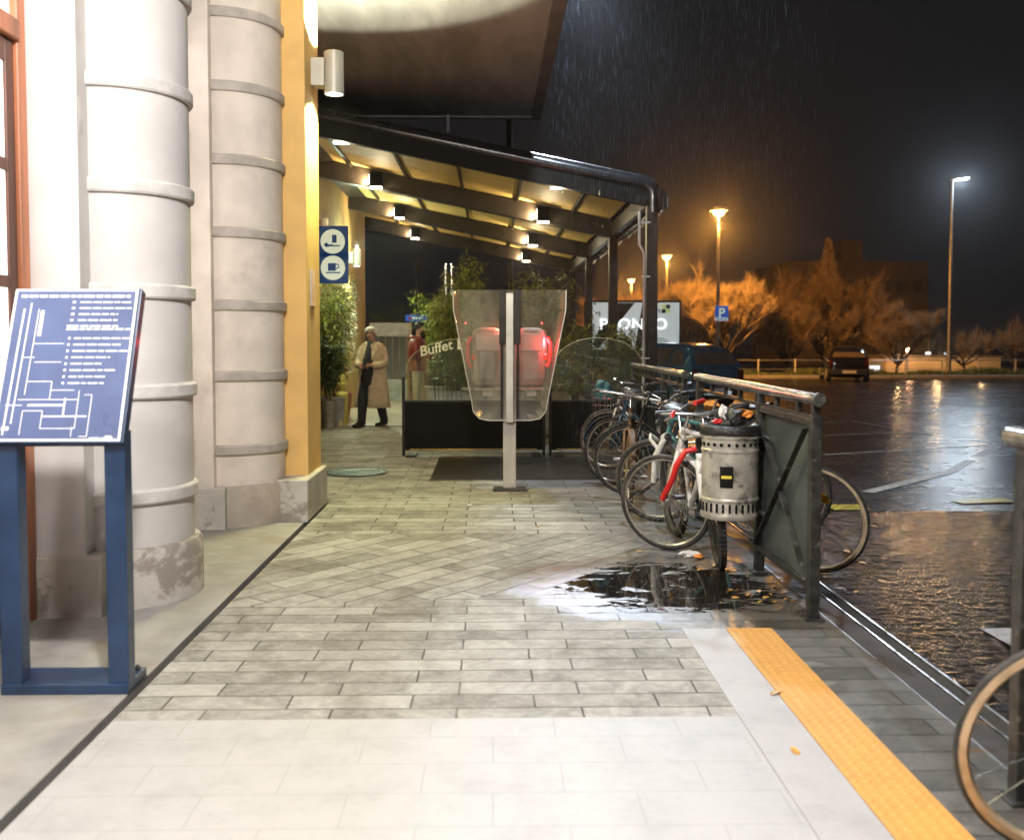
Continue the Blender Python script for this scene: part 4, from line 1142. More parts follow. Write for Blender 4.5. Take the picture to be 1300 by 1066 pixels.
def old_man():
    t = thing('person', 'person in a long open beige coat with white hair, looking down at their hands', 'person', (-1.98, 16.25, .0), R(-14))
    J = {}; E = []
    def j(n, x, y, z, r): J[n] = (x, y, z, r)
    j('pelvis', 0, .02, .86, (.135, .105)); j('waist', 0, .03, 1.0, (.125, .10)); j('chest', 0, .04, 1.22, (.145, .105)); j('neckb', 0, .02, 1.37, (.06, .06)); j('neck', 0, -.01, 1.43, (.05, .052)); j('headc', 0, -.07, 1.505, (.072, .082)); j('headt', 0, -.06, 1.595, (.062, .072))
    E += [('pelvis', 'waist'), ('waist', 'chest'), ('chest', 'neckb'), ('neckb', 'neck'), ('neck', 'headc'), ('headc', 'headt')]
    for s, n in ((-1, 'r'), (1, 'l')):
        j(n + 'sh', s * .15, .03, 1.32, .055); j(n + 'el', s * .225, -.02, 1.06, .042); j(n + 'wr', s * .075, -.24, 1.02, .028); j(n + 'ha', s * .03, -.27, 1.02, (.022, .034))
        E += [('chest', n + 'sh'), (n + 'sh', n + 'el'), (n + 'el', n + 'wr'), (n + 'wr', n + 'ha')]
        fingers(J, E, n + 'ha', (-s * .7, -.6, -.1), (0, -.3, 1), (s * .3, -.6, .8), n)
    for s, n, fx_, fy in ((-1, 'r', -.13, -.20), (1, 'l', .13, .14)):
        j(n + 'hp', s * .09, .02, .80, .088); j(n + 'kn', (s * .09 + fx_) / 2, (fy) / 2 - .04, .46, .062); j(n + 'an', fx_, fy + .06, .09, .042); j(n + 'to', fx_ - .04, fy - .10, .045, .034)
        E += [('pelvis', n + 'hp'), (n + 'hp', n + 'kn'), (n + 'kn', n + 'an'), (n + 'an', n + 'to')]
    skin_body('body', J, E, M['skin'], t)
    # face details
    f = MB(); c = Vector((0, -.045, 1.52))
    f.tube([(0, -.125, 1.545), (0, -.148, 1.52), (0, -.135, 1.51)], [.008, .014, .011], 8)
    f.build('nose', M['skin'], t, smooth=80)
    q = MB()
    for s in (-1, 1): q.tube([(s * .03 - .006, -.121, 1.545), (s * .03 + .006, -.121, 1.545)], .006, 6)
    q.tube([(-.02, -.118, 1.487), (.02, -.118, 1.487)], .004, 6)
    q.build('face_marks', M['hair_dark'], t)
    q = MB()
    for s in (-1, 1): q.tube([(s * .077, -.03, 1.54), (s * .086, -.025, 1.525), (s * .076, -.03, 1.50)], [.008, .013, .008], 6)
    q.build('ear', M['skin'], t, smooth=80)
    # hair: skull cap, fluffy
    q = MB(); v = []; fc = []; N = 18
    for i in range(9):
        ph = PI / 2 * i / 8 * 1.25
        for k in range(N):
            a = 2 * PI * k / N; back = max(0, math.sin(a)); rr = math.sin(min(ph, 1.9)) * (.10 + .012 * back) * random.uniform(.94, 1.08)
            z = 1.575 + math.cos(ph) * .095 - (.05 * back if i > 6 else 0)
            yy_ = -.03 + math.sin(a) * rr
            if i > 5 and math.sin(a) < -.35: z += .045; rr *= .92
            v.append((math.cos(a) * rr, yy_, z))
    for i in range(8):
        for k in range(N): fc.append((i * N + k, i * N + (k + 1) % N, (i + 1) * N + (k + 1) % N, (i + 1) * N + k))
    q.add(v, fc); q.build('hair', M['hair_white'], t, smooth=90, fix=False)
    # coat: open front, long, flaring; rows of (z, rx, ry, half opening)
    rows = [(1.385, .09, .09, .25), (1.35, .145, .115, .2), (1.27, .18, .135, .35), (1.12, .19, .155, .4), (.98, .195, .16, .42), (.80, .225, .17, .55), (.60, .25, .185, .6), (.42, .275, .20, .62), (.32, .285, .205, .62)]
    q = MB(); v = []; fc = []; N = 30
    for i, (z, rx_, ry_, op) in enumerate(rows):
        for k in range(N + 1):
            a = -PI / 2 - .10 - op * .45 + op * .62 + (2 * PI - op * 1.35) * k / N
            wv = 1 + (.045 * math.sin(a * 6 + i * .5) + .02 * math.sin(a * 13 - i)) * (1 if z < 1.0 else .25)
            v.append((math.cos(a) * rx_ * wv, .02 + math.sin(a) * ry_ * wv, z))
    for i in range(len(rows) - 1):
        for k in range(N): fc.append((i * (N + 1) + k, i * (N + 1) + k + 1, (i + 1) * (N + 1) + k + 1, (i + 1) * (N + 1) + k))
    q.add(v, fc); ct = q.build('coat', M['coat'], t, smooth=80, fix=False)
    m_ = ct.modifiers.new('thick', 'SOLIDIFY'); m_.thickness = .022
    for o in children(t):
        if o.name.split('.')[0] in ('nose', 'face_marks', 'ear', 'hair'): o.data.transform(Matrix.Translation((0, -.03, -.015)))
    for s in (-1, 1):
        q = MB(); q.tube([(s * .12, .03, 1.345), (s * .17, .03, 1.28), (s * .215, 0, 1.14), (s * .23, -.03, 1.06), (s * .18, -.14, 1.02), (s * .10, -.225, 1.02)], [.055, .068, .064, .062, .056, .048], 14)
        q.build('sleeve', M['coat'], ct, smooth=80)
        q = MB(); q.add([(s * .03, -.135, 1.37), (s * .11, -.125, 1.385), (s * .15, -.155, 1.27), (s * .06, -.175, 1.10), (s * .045, -.165, 1.2)], [(0, 1, 2, 3, 4)])
        lp = q.build('lapel', M['coat'], ct); m_ = lp.modifiers.new('thick', 'SOLIDIFY'); m_.thickness = .01
    q = MB(); q.tube([(0, -.055, 1.38), (0, -.115, 1.28), (-.01, -.13, 1.1), (-.015, -.14, .92), (-.02, -.12, .70)], [.06, .06, .085, .10, .09], 12)
    q.build('dark_jumper', M['cloth_dark'], t, smooth=80)
    for s, fx_, fy in ((-1, -.13, -.20), (1, .13, .14)):
        q = MB(); q.tube([(s * .08, .02, .85), (s * .09, .01, .7), ((s * .09 + fx_) / 2, fy / 2 - .04, .46), (fx_, fy + .055, .12), (fx_, fy + .05, .06)], [.12, .105, .082, .068, .07], 14); q.build('trouser_leg', M['cloth_dark'], t, smooth=80)
        q = MB(); q.tube([(fx_ + .01, fy + .11, .05), (fx_, fy + .05, .06), (fx_ - .03, fy - .06, .05), (fx_ - .05, fy - .16, .035)], [.042, .055, .05, .032], 12); q.build('shoe', M['shoe'], t, smooth=80)
    q = MB(); q.box(-.035, .035, -.335, -.325, .99, 1.06); q.build('held_phone', M['plastic'], t, bevel=.003)
    return t
old_man()

def bearded():
    # faces +x in local space
    t = thing('person', 'person in a dark red jacket and beige trousers with a dark beard, side on', 'person', (-1.36, 18.0, -.03), R(-4))
    J = {}; E = []
    def j(n, x, y, z, r): J[n] = (x, y, z, r)
    j('pelvis', 0, 0, .93, (.12, .11)); j('waist', -.01, 0, 1.08, (.115, .10)); j('chest', -.01, 0, 1.32, (.125, .13)); j('neckb', 0, 0, 1.48, .055); j('neck', .02, 0, 1.54, .052); j('headc', .045, 0, 1.64, (.08, .07)); j('headt', .035, 0, 1.73, (.072, .062))
    E += [('pelvis', 'waist'), ('waist', 'chest'), ('chest', 'neckb'), ('neckb', 'neck'), ('neck', 'headc'), ('headc', 'headt')]
    for s, n in ((-1, 'r'), (1, 'l')):
        j(n + 'sh', -.01, s * .19, 1.42, .06); j(n + 'el', .03, s * .22, 1.15, .045); j(n + 'wr', .26, s * .10, 1.17, .028); j(n + 'ha', .33, s * .07, 1.18, (.034, .022))
        E += [('chest', n + 'sh'), (n + 'sh', n + 'el'), (n + 'el', n + 'wr'), (n + 'wr', n + 'ha')]
        fingers(J, E, n + 'ha', (1, -s * .4, 0), (0, s, .3), (.2, 0, 1), n)
        j(n + 'hp', 0, s * .09, .87, .088); j(n + 'kn', .03 * s + .02, s * .10, .48, .06); j(n + 'an', -.02 - s * .03, s * .11, .09, .042); j(n + 'to', .12 - s * .03, s * .12, .045, .034)
        E += [('pelvis', n + 'hp'), (n + 'hp', n + 'kn'), (n + 'kn', n + 'an'), (n + 'an', n + 'to')]
    skin_body('body', J, E, M['skin'], t)
    q = MB(); q.tube([(.118, 0, 1.665), (.15, 0, 1.635), (.128, 0, 1.625)], [.009, .014, .01], 8); q.build('nose', M['skin'], t, smooth=80)
    q = MB(); q.tube([(.03, -.072, 1.66), (.022, -.08, 1.645), (.03, -.072, 1.62)], [.008, .014, .008], 6); q.tube([(.03, .072, 1.66), (.022, .08, 1.645), (.03, .072, 1.62)], [.008, .014, .008], 6); q.build('ear', M['skin'], t, smooth=80)
    q = MB(); q.tube([(.03, 0, 1.60), (.085, 0, 1.565), (.115, 0, 1.53), (.12, 0, 1.485)], [.062, .052, .040, .016], 12); q.tube([(.105, -.03, 1.612), (.135, 0, 1.605), (.105, .03, 1.612)], .011, 8)
    q.build('beard', M['hair_dark'], t, smooth=80)
    q = MB()
    for s in (-1, 1): q.tube([(.112, s * .02, 1.675), (.104, s * .042, 1.672)], .005, 6)
    q.build('eyebrow', M['hair_dark'], t)
    q = MB(); v = []; fc = []; N = 16
    for i in range(8):
        ph = PI / 2 * i / 7 * 1.15
        for k in range(N):
            a = 2 * PI * k / N; fr_ = math.cos(a); rr = math.sin(ph) * .088
            z = 1.70 + math.cos(ph) * .092 + (.05 if (i > 4 and fr_ > .45) else 0) - (.03 if i > 5 and fr_ < 0 else 0)
            v.append((.028 + fr_ * rr * 1.08, math.sin(a) * rr * .92, z))
    for i in range(7):
        for k in range(N): fc.append((i * N + k, i * N + (k + 1) % N, (i + 1) * N + (k + 1) % N, (i + 1) * N + k))
    q.add(v, fc); q.build('hair', M['hair_dark'], t, smooth=90, fix=False)
    q = MB(); q.lathe([(.075, 1.50), (.12, 1.47), (.155, 1.40), (.165, 1.25), (.16, 1.10), (.165, .96), (.168, .90), (.15, .895)], (-.005, 0, 0), 24)
    o = q.build('jacket', M['coat_red'], t, smooth=70, fix=False)
    for v_ in o.data.vertices: v_.co.y *= 1.25
    q = MB(); q.tube([(-.09, -.05, 1.50), (-.12, 0, 1.52), (-.09, .05, 1.50), (.0, .09, 1.49), (.07, .06, 1.47)], .035, 10); q.tube([(-.09, -.05, 1.50), (0, -.09, 1.49), (.07, -.06, 1.47)], .035, 10); q.build('hood', M['coat_red'], o, smooth=80)
    for s in (-1, 1):
        q = MB(); q.tube([(-.01, s * .16, 1.43), (-.005, s * .215, 1.37), (.02, s * .235, 1.25), (.04, s * .235, 1.14), (.14, s * .17, 1.155), (.25, s * .105, 1.17)], [.06, .075, .068, .066, .056, .046], 12); q.build('sleeve', M['coat_red'], o, smooth=80)
        q = MB(); q.tube([(0, s * .075, .95), (0, s * .09, .85), (.03 * s + .02, s * .10, .48), (-.02 - s * .03, s * .11, .10)], [.105, .10, .07, .052], 14); q.build('trouser_leg', M['chino'], t, smooth=80)
        q = MB(); x_ = -s * .03; q.tube([(x_ - .07, s * .11, .05), (x_ - .02, s * .11, .055), (x_ + .08, s * .12, .05), (x_ + .16, s * .12, .035)], [.04, .05, .045, .03], 12); q.build('shoe', M['shoe'], t, smooth=80)
    return t
bearded()

# ------------------------------------------------------------------ plants
def leafblade(v, f, p, d, L_, w_, droop):
    side = d.cross(Vector((0, 0, 1)))
    if side.length < .05: side = Vector((1, 0, 0))
    side.normalize(); side = (side + Vector((random.uniform(-.5, .5), random.uniform(-.5, .5), random.uniform(-.5, .5)))).normalized() * w_ / 2
    m_ = p + d * L_ * .5; e_ = p + d * L_ - Vector((0, 0, droop * L_)); k = len(v)
    v += [p, m_ + side, e_, m_ - side]; f.append((k, k + 1, k + 2, k + 3))

def bamboo(x, y, h, rad, label, n=900, pot='box', seed=1, lo=.5, name='bamboo_plant', lm='leaf', cat='plant', L_=.13, w_=.022, group='bamboo plants on the terrace', potm='terracotta', ps=1.0):
    random.seed(seed)
    t = thing(name, label, cat, (x, y, 0), 0, group)
    if pot == 'box':
        q = MB(); pw = min(.26, rad * .9)
        q.add([(-pw, -.2, 0), (pw, -.2, 0), (pw, .2, 0), (-pw, .2, 0), (-pw * 1.1, -.22, .48), (pw * 1.1, -.22, .48), (pw * 1.1, .22, .48), (-pw * 1.1, .22, .48)], [(0, 1, 2, 3), (0, 1, 5, 4), (1, 2, 6, 5), (2, 3, 7, 6), (3, 0, 4, 7), (4, 5, 6, 7)])
        q.build('planter', M['zinc'], t, bevel=.01)
    elif pot == 'round':
        MB().lathe([(0, 0), (.16 * ps, 0), (.21 * ps, .4), (.225 * ps, .4), (.225 * ps, .45), (.19 * ps, .45), (.18 * ps, .38), (0, .38)], (0, 0, 0), 24).build('pot', M[potm], t, smooth=30)
    q = MB(); v = []; f = []
    nc = 12; per = n // nc
    for c_ in range(nc):
        a = random.uniform(0, 2 * PI); rr = rad * .45 * random.random() ** .5; top = h * random.uniform(.72, 1.0)
        b0 = Vector((math.cos(a) * rr * .5, math.sin(a) * rr * .4, .35)); lean_ = Vector((math.cos(a) * rad * random.uniform(.2, .8), math.sin(a) * rad * random.uniform(.2, .6), 0))
        pts = [b0 + lean_ * (u ** 1.8) + Vector((0, 0, (top - .35) * u)) for u in (0, .25, .5, .75, .9, 1)]
        q.tube(pts, [.009, .008, .007, .005, .003, .002], 5)
        for _ in range(per):
            u = random.random() ** .75 * .97 + .03
            if top * u < lo: continue
            i = min(4, int(u * 5)); p0 = b0 + lean_ * (u ** 1.8) + Vector((0, 0, (top - .35) * u))
            br = Vector((random.gauss(0, 1), random.gauss(0, 1), random.uniform(-.1, .7))).normalized() * rad * random.uniform(.05, .75) * (1 - .45 * u)
            p_ = p0 + br
            for _k in range(3):
                d_ = (br.normalized() + Vector((random.uniform(-.8, .8), random.uniform(-.8, .8), random.uniform(-.7, .4)))).normalized()
                leafblade(v, f, p_ + Vector((random.uniform(-.03, .03), random.uniform(-.03, .03), random.uniform(-.03, .03))), d_, L_ * random.uniform(.6, 1.2), w_ * random.uniform(.7, 1.2), random.uniform(.1, .5))
    q.build('stems', M['cane'], t)
    me = MB(); me.v = v; me.f = f
    me.build('foliage', M[lm], t, fix=False)
    return t
def bx(px, Y): return A(px, 430, Y).x
def hz(py, Y): return A(625, py, Y).z
bamboo(bx(418, 16.6), 16.6, hz(352, 16.6), .42, 'broad bamboo in a zinc box under the blue pictogram signs', 1500, seed=3)
bamboo(bx(432, 18.2), 18.2, hz(342, 18.2), .36, 'tall leafy bamboo behind the yellow ash bin', 1500, 'round', seed=4)
bamboo(bx(417, 16.0), 16.0, hz(425, 16), .20, 'low glossy laurel shrub in a zinc pot, left of the yellow ash bin', 520, 'round', seed=5, lo=.4, name='laurel_shrub', lm='leaf_glossy', L_=.12, w_=.035, group=None, potm='zinc', ps=.62)
bamboo(bx(483, 25.5), 25.5, hz(385, 25.5), .6, 'dim bamboo between the two people, behind the grey kiosk', 700, seed=6)
bamboo(bx(552, 20.2), 20.2, hz(368, 20.2), .45, 'bamboo just right of and above the bearded person', 1000, seed=7)
bamboo(bx(572, 15.2), 15.2, hz(352, 15.2), .36, 'bamboo behind the lettered glass, left of the payphone hood', 1300, seed=8)
bamboo(bx(590, 17.2), 17.2, hz(322, 17.2), .40, 'tallest bamboo, rising over the left corner of the payphone hood', 1600, seed=9)
bamboo(bx(686, 15.0), 15.0, hz(342, 15.0), .55, 'bamboo spreading over the right half of the payphone hood', 1500, seed=10)
bamboo(bx(668, 17.0), 17.0, hz(350, 17), .42, 'bamboo directly behind the payphone post', 800, seed=12)
bamboo(bx(728, 13.9), 13.9, hz(405, 13.9), .34, 'short bamboo behind the left half of the arched windbreak', 900, seed=14)
bamboo(bx(778, 13.6), 13.6, hz(415, 13.6), .40, 'short bamboo behind the right half of the arched windbreak', 1000, seed=15)
bamboo(bx(808, 15.6), 15.6, hz(420, 15.6), .24, 'slim bamboo between the first two canopy posts', 500, seed=16)

# ------------------------------------------------------------------ yellow ash bin
t = thing('ash_bin', 'yellow cylindrical ash bin with a rounded cap at the feet of the bamboo', 'ash bin', (bx(433, 16.5), 16.5, 0))
MB().lathe([(0, 0), (.105, 0), (.105, .50), (.112, .50), (.112, .53), (.09, .56), (.05, .575), (0, .58)], (0, 0, 0), 28).build('body', M['yellowbin'], t, smooth=30, fix=False)
MB().lathe([(.03, .575), (.035, .64), (.085, .66), (.09, .70), (.07, .73), (.075, .80), (.06, .84), (0, .86)], (0, 0, 0), 24).build('cap', M['yellowbin'], t, smooth=30, fix=False)
MB().box(-.04, .04, -.1075, -.104, .3, .36).build('green_label', M['teal'], t)
# grey kiosk with barred glass seen between the two people
t = thing('kiosk', 'grey kiosk with dark barred glass between the two people', 'kiosk', (bx(494, 23.0), 23.0, 0))
MB().box(-.42, .42, 0, .8, 0, .5).build('base', M['zinc'], t, bevel=.01)
MB().box(-.40, .40, .02, .78, .5, 1.75).build('glass_body', M['farwin'], t)
MB().box(-.46, .46, -.05, .85, 1.5, 1.82).build('roof_box', M['band_w'], t, bevel=.03)
q = MB()
for k in range(6): q.box(-.4 + k * .16 - .008, -.4 + k * .16 + .008, -.005, .018, .5, 1.5)
q.build('bars', M['chrome'], t)
# small blue hanging sign
t = thing('hanging_sign', 'small blue hanging sign with a white and red mark above the bearded person', 'sign', (bx(529, 24.0), 24.0, hz(404, 24)))
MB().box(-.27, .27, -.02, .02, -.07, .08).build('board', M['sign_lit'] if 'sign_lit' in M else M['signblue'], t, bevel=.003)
MB().box(-.20, -.12, -.026, -.021, -.03, .03).build('red_mark', M['red'], t)
q = MB(); x_ = -.08
for wd in (.05, .07, .06, .05): q.box(x_, x_ + wd - .012, -.026, -.021, -.02, .02); x_ += wd
q.build('white_mark', M['signwhite'], t)
MB().tube([(0, 0, .08), (0, 0, 1.4)], .012).build('hanger', M['metal_dark'], t)
# slim twin masts
for px_, lab in ((566, 'slim bright metal mast, left one of the pair above the bamboo'), (573.5, 'slim bright metal mast, right one of the pair above the bamboo')):
    tag(MB((bx(px_, 21), 21, 0)).tube([(bx(px_, 21), 21, 0), (bx(px_, 21), 21, hz(335, 21))], .028, 10).build('mast', M['chrome'], smooth=50), lab, 'mast', 'slim masts'); bpy.data.objects[-1] if False else None
for o in list(bpy.data.objects):
    if o.name.startswith('mast') and o.type == 'MESH':
        o.location = (0, 0, 0)
        vs_ = [v_.co.copy() for v_ in o.data.vertices]
_ms = [o for o in bpy.data.objects if o.name.startswith('mast')]
for o, px_ in zip(_ms, (566, 573.5)): o.location = (bx(px_, 21), 21, 0)
# terrace chairs and tables glimpsed through the glass
def chair(x, y, rz, label):
    t = thing('terrace_chair', label, 'chair', (x, y, 0), rz, 'dark metal terrace chairs')
    MB().box(-.21, .21, -.21, .21, .44, .465).build('seat', M['metal_dark'], t, bevel=.006)
    q = MB(); q.tube([(-.2, .2, .46), (-.2, .25, .86), (0, .27, .9), (.2, .25, .86), (.2, .2, .46)], .012, 6)
    for k in range(-2, 3): q.tube([(k * .07, .215, .47), (k * .07, .255, .88)], .006, 5)
    q.build('backrest', M['metal_dark'], t)
    for sx_ in (-1, 1):
        for sy in (-1, 1): MB().tube([(sx_ * .19, sy * .19, .45), (sx_ * .22, sy * .22, .012)], .012, 6).build('leg', M['metal_dark'], t)
chair(-.55, 14.0, .4, 'dark metal chair behind the lettered windbreak, near its left end')
chair(.35, 14.3, -.6, 'dark metal chair behind the payphone stand')
def table(x, y, label):
    t = thing('terrace_table', label, 'table', (x, y, 0), 0, 'round terrace tables')
    MB().lathe([(0, .72), (.34, .72), (.35, .735), (.34, .75), (0, .75)], (0, 0, 0), 28).build('tabletop', M['silver'], t)
    MB().tube([(0, 0, .02), (0, 0, .72)], .025).build('pedestal', M['metal_dark'], t, smooth=40)
    MB().lathe([(0, .013), (.24, .013), (.22, .03), (.03, .045), (0, .05)], (0, 0, 0), 24).build('foot', M['metal_dark'], t)
table(-.1, 14.1, 'round silver cafe table behind the lettered windbreak')
table(1.25, 15.2, 'round silver cafe table behind the arched windbreak')

# ------------------------------------------------------------------ advertising lightbox
Yb = 25.5
x0, x1 = bx(742, Yb), bx(865, Yb); z0, z1 = hz(447, Yb), hz(381, Yb)
t = thing('advertising_board', 'backlit advertising board reading PRONTO beyond the canopy posts', 'billboard', ((x0 + x1) / 2, Yb, 0))
hw = (x1 - x0) / 2
q = MB(); q.box(-hw, hw, 0, .16, z0, z1); q.build('case', M['metal_dark'], t, bevel=.02)
MB().box(-hw + .06, hw - .06, -.006, -.001, z0 + .06, z1 - .06).build('poster', M['ad_light'], t)
for s in (-1, 1): MB().box(s * (hw - .3) - .05, s * (hw - .3) + .05, .03, .13, gz(Yb) - .02, z0).build('leg', M['metal_dark'], t)
q = MB(); zz = z1 - z0
q.add([(-hw + .35, -.009, z0 + .08), (-hw + .75, -.009, z1 - .07), (-hw + 1.3, -.009, z1 - .07), (-hw + .45, -.009, z0 + .75), (-hw + .2, -.009, z0 + .2)], [(0, 1, 2, 3, 4)])
q.add([(-hw + 1.32, -.009, z0 + .2), (-hw + 1.5, -.009, z1 - .07), (-hw + 1.78, -.009, z1 - .07), (-hw + 1.72, -.009, z0 + .5), (-hw + 1.9, -.009, z0 + .08), (-hw + 1.35, -.009, z0 + .08)], [(0, 1, 2, 3, 4, 5)])
q.build('dark_shape', M['ad_dark'], t, fix=False)
random.seed(2)
q = MB()
for _ in range(60):
    x_ = -hw + random.uniform(.07, .40); z_ = random.uniform(z0 + .08, z1 - .1); w_ = random.uniform(.01, .05); q.box(x_, x_ + w_, -.012, -.008, z_, z_ + random.uniform(.01, .05))
q.build('dark_speckle', M['ad_dark'], t)
xc = (bx(752, Yb) + bx(856, Yb)) / 2 - (x0 + x1) / 2
o = text('PRONTO', .40, M['ad_white'], t, fr(xc, -.016, hz(412, Yb)))
wd = max(v_.co.x for v_ in o.data.vertices) - min(v_.co.x for v_ in o.data.vertices)
tw = bx(866, Yb) - bx(746, Yb)
for v_ in o.data.vertices: v_.co.x = xc + (v_.co.x - xc) * min(1.15, tw / wd) * .93
q = MB(); lx, lz = bx(845, Yb) - (x0 + x1) / 2, hz(392, Yb)
for i, (a, b_) in enumerate(((0, 0), (1, 0), (0, 1), (1, 1))):
    q = MB(); q.box(lx - .11 + a * .115, lx - .005 + a * .115, -.014, -.009, lz - .11 + b_ * .115, lz - .005 + b_ * .115); q.build('logo_square', M['ad_green'] if i in (1, 2) else M['ad_dark'], t)
text('TE', .12, M['ad_dark'], t, fr(lx - .2, -.016, lz - .05))
q = MB()
for k in range(4): q.box(hw - .75, hw - .2 - .08 * k, -.012, -.008, z0 + .22 + k * .045, z0 + .235 + k * .045)
q.build('small_print', M['ad_dark'], t)
lamp('AREA', 'poster_glow', ((x0 + x1) / 2, Yb - .05, (z0 + z1) / 2), (.8, .92, 1), 14, to=((x0 + x1) / 2, Yb - 5, (z0 + z1) / 2 - .6), size=(2.2, 1.1))

# ------------------------------------------------------------------ cars
def car(label, loc, rz, L_, W_, Hh, paint, name='parked_car'):
    t = thing(name, label, 'car', loc, rz, 'cars in the car park')
    # local: +x forward. side profile stations: x, z lower, z belt, half width, z roof, roof half width
    hl = L_ / 2
    body = [(-hl, .42, .80, .78), (-hl + .06, .30, .93, .86), (-hl + .35, .22, .95, .97), (-hl + .9, .20, .95, 1.0), (0, .19, .93, 1.0), (hl - 1.15, .20, .92, 1.0), (hl - .55, .22, .82, .97), (hl - .12, .26, .70, .88), (hl, .36, .60, .76)]
    q = MB(); v = []; f = []; N = 14
    for (x, zl, zt, kw) in body:
        w_ = W_ / 2 * kw
        zl -= .07
        sec = [(-w_ * .90, zl), (-w_ * .98, zl + .10), (-w_, (zl + zt) / 2), (-w_ * .985, zt - .12), (-w_ * .93, zt - .03), (-w_ * .80, zt), (-w_ * .3, zt + .012), (w_ * .3, zt + .012), (w_ * .80, zt), (w_ * .93, zt - .03), (w_ * .985, zt - .12), (w_, (zl + zt) / 2), (w_ * .98, zl + .10), (w_ * .90, zl)]
        v += [(x, y, z) for y, z in sec]
    for i in range(len(body) - 1):
        for k in range(N): f.append((i * N + k, i * N + (k + 1) % N, (i + 1) * N + (k + 1) % N, (i + 1) * N + k))
    f.append(tuple(range(N))); f.append(tuple(reversed([(len(body) - 1) * N + k for k in range(N)])))
    q.add(v, f); bd_ = q.build('body', paint, t, smooth=55); sm = bd_.modifiers.new('sub', 'SUBSURF'); sm.levels = 2; sm.render_levels = 2
    # greenhouse
    def gh(x, z): # half width at height
        u = (z - .9) / (Hh - .9); return W_ / 2 * (.93 - .27 * u - .03 * u * u)
    prof = [(-hl + .06, .90), (-hl + .24, Hh - .30), (-hl + .42, Hh - .12), (-hl + .75, Hh - .03), (-.15, Hh), (.30, Hh - .03), (.58, Hh - .12), (hl - .95, .88)]
    q = MB(); v = []; f = []
    for (x, z) in prof:
        zt = z; w_ = gh(x, z); v += [(x, -w_, z), (x, -w_ * .55, z + .02), (x, w_ * .55, z + .02), (x, w_, z)]
    for i in range(len(prof) - 1):
        for k in range(3): f.append((i * 4 + k, i * 4 + k + 1, i * 4 + 5 + k, i * 4 + 4 + k))
    # sides as strips down to belt
    for s, k in ((-1, 0), (1, 3)):
        base = len(v)
        for (x, z) in prof: v.append((x, s * gh(x, .9), .90))
        for i in range(len(prof) - 1): f.append((i * 4 + k, (i + 1) * 4 + k, base + i + 1, base + i))
    q.add(v, f); rf = q.build('roof', paint, t, smooth=70)
    # glass panels slightly proud
    e = .006
    def side_glass(pts, s):
        q = MB(); q.add([(x, s * (gh(x, z) + e), z) for x, z in pts], [tuple(range(len(pts)))]); q.build('side_window', M['carglass'], rf, fix=False)
    for s in (-1, 1):
        side_glass([(-hl + .36, .98), (-hl + .60, Hh - .18), (-hl + .86, Hh - .13), (-hl + .92, .97)], s)
        side_glass([(-hl + 1.02, .97), (-hl + .97, Hh - .11), (.28, Hh - .12), (.50, Hh - .2), (hl - 1.28, .97)], s)
    def endglass(p0, p1, nm_):
        (xa, za), (xb, zb_) = p0, p1; d_ = Vector((zb_ - za, 0, -(xb - xa))).normalized()
        if (d_.x > 0) != (nm_ == 'windscreen'): d_ = -d_
        d_ *= .018
        k = .86; v = [(xa, -gh(xa, za) * k, za), (xb, -gh(xb, zb_) * k, zb_), (xb, gh(xb, zb_) * k, zb_), (xa, gh(xa, za) * k, za)]
        v = [Vector(p_) + d_ for p_ in v]; MB().add(v, [(0, 1, 2, 3)]).build(nm_, M['carglass'], rf, fix=False)
    endglass((-hl + .10, .98), (-hl + .30, Hh - .22), 'rear_window'); endglass((.66, Hh - .15), (hl - 1.06, .94), 'windscreen')
    for x in (-hl + .62, hl - .72):
        for s in (-1, 1):
            q = MB(); q.lathe([(.0, -.085), (.20, -.09), (.275, -.09), (.295, -.06), (.295, .06), (.275, .09), (.2, .09)], (0, 0, 0), 28)
            o = q.build('wheel', M['rubber'], t, smooth=40); MX = Matrix.Translation((x, s * (W_ / 2 - .115), .295)) @ Matrix.Rotation(-s * PI / 2, 4, 'X'); o.data.transform(MX)
            q = MB(); q.lathe([(0, .095), (.05, .098), (.17, .085), (.19, .095)], (0, 0, 0), 24)
            for k in range(5): q.bar((0, 0, .096), (math.cos(k * 1.257) * .18, math.sin(k * 1.257) * .18, .094), .05, .014)
            r2 = q.build('rim', M['rim'], o); r2.data.transform(MX)
    for s in (-1, 1):
        q = MB(); q.box(-hl + .0 , -hl + .10, s * W_ * .40 - .075, s * W_ * .40 + .075, .62, .88); q.build('taillight', M['taillight'], t, bevel=.02)
        q = MB(); q.box(hl - .13, hl - .01, s * W_ * .34 - .14, s * W_ * .34 + .10, .52, .66); q.build('headlight', M['chrome'], t, bevel=.03)
        q = MB(); q.box(.50, .66, s * (W_ / 2 + .03) - .07, s * (W_ / 2 + .03) + .07, .94, 1.06); q.build('wing_mirror', paint, t, bevel=.03)
        q = MB(); q.box(-.12, .02, s * (W_ / 2 + .001) - .012, s * (W_ / 2 + .001) + .012, .80, .83); q.build('door_handle', paint, t, bevel=.006)
    q = MB(); q.box(-hl - .04, -hl + .16, -W_ * .40, W_ * .40, .30, .52); q.build('rear_bumper', M['plastic'], t, bevel=.03)
    q = MB(); q.box(hl - .12, hl + .03, -W_ * .39, W_ * .39, .26, .46); q.build('front_bumper', M['plastic'], t, bevel=.03)
    MB().box(-hl - .05, -hl - .042, -.26, .26, .36, .47).build('number_plate', M['plate'], t)
    return t
car('dark blue hatchback with a glossy roof parked behind the bicycles', (bx(856, 23.6), 23.6, gz(23.6)), R(116), 3.4, 1.58, 1.47, M['carpaint'])
car('small black car seen from behind by the far kerb', (bx(1071, 40.5), 40.5, gz(40.5)), R(77), 3.9, 1.68, 1.40, M['carblack'])

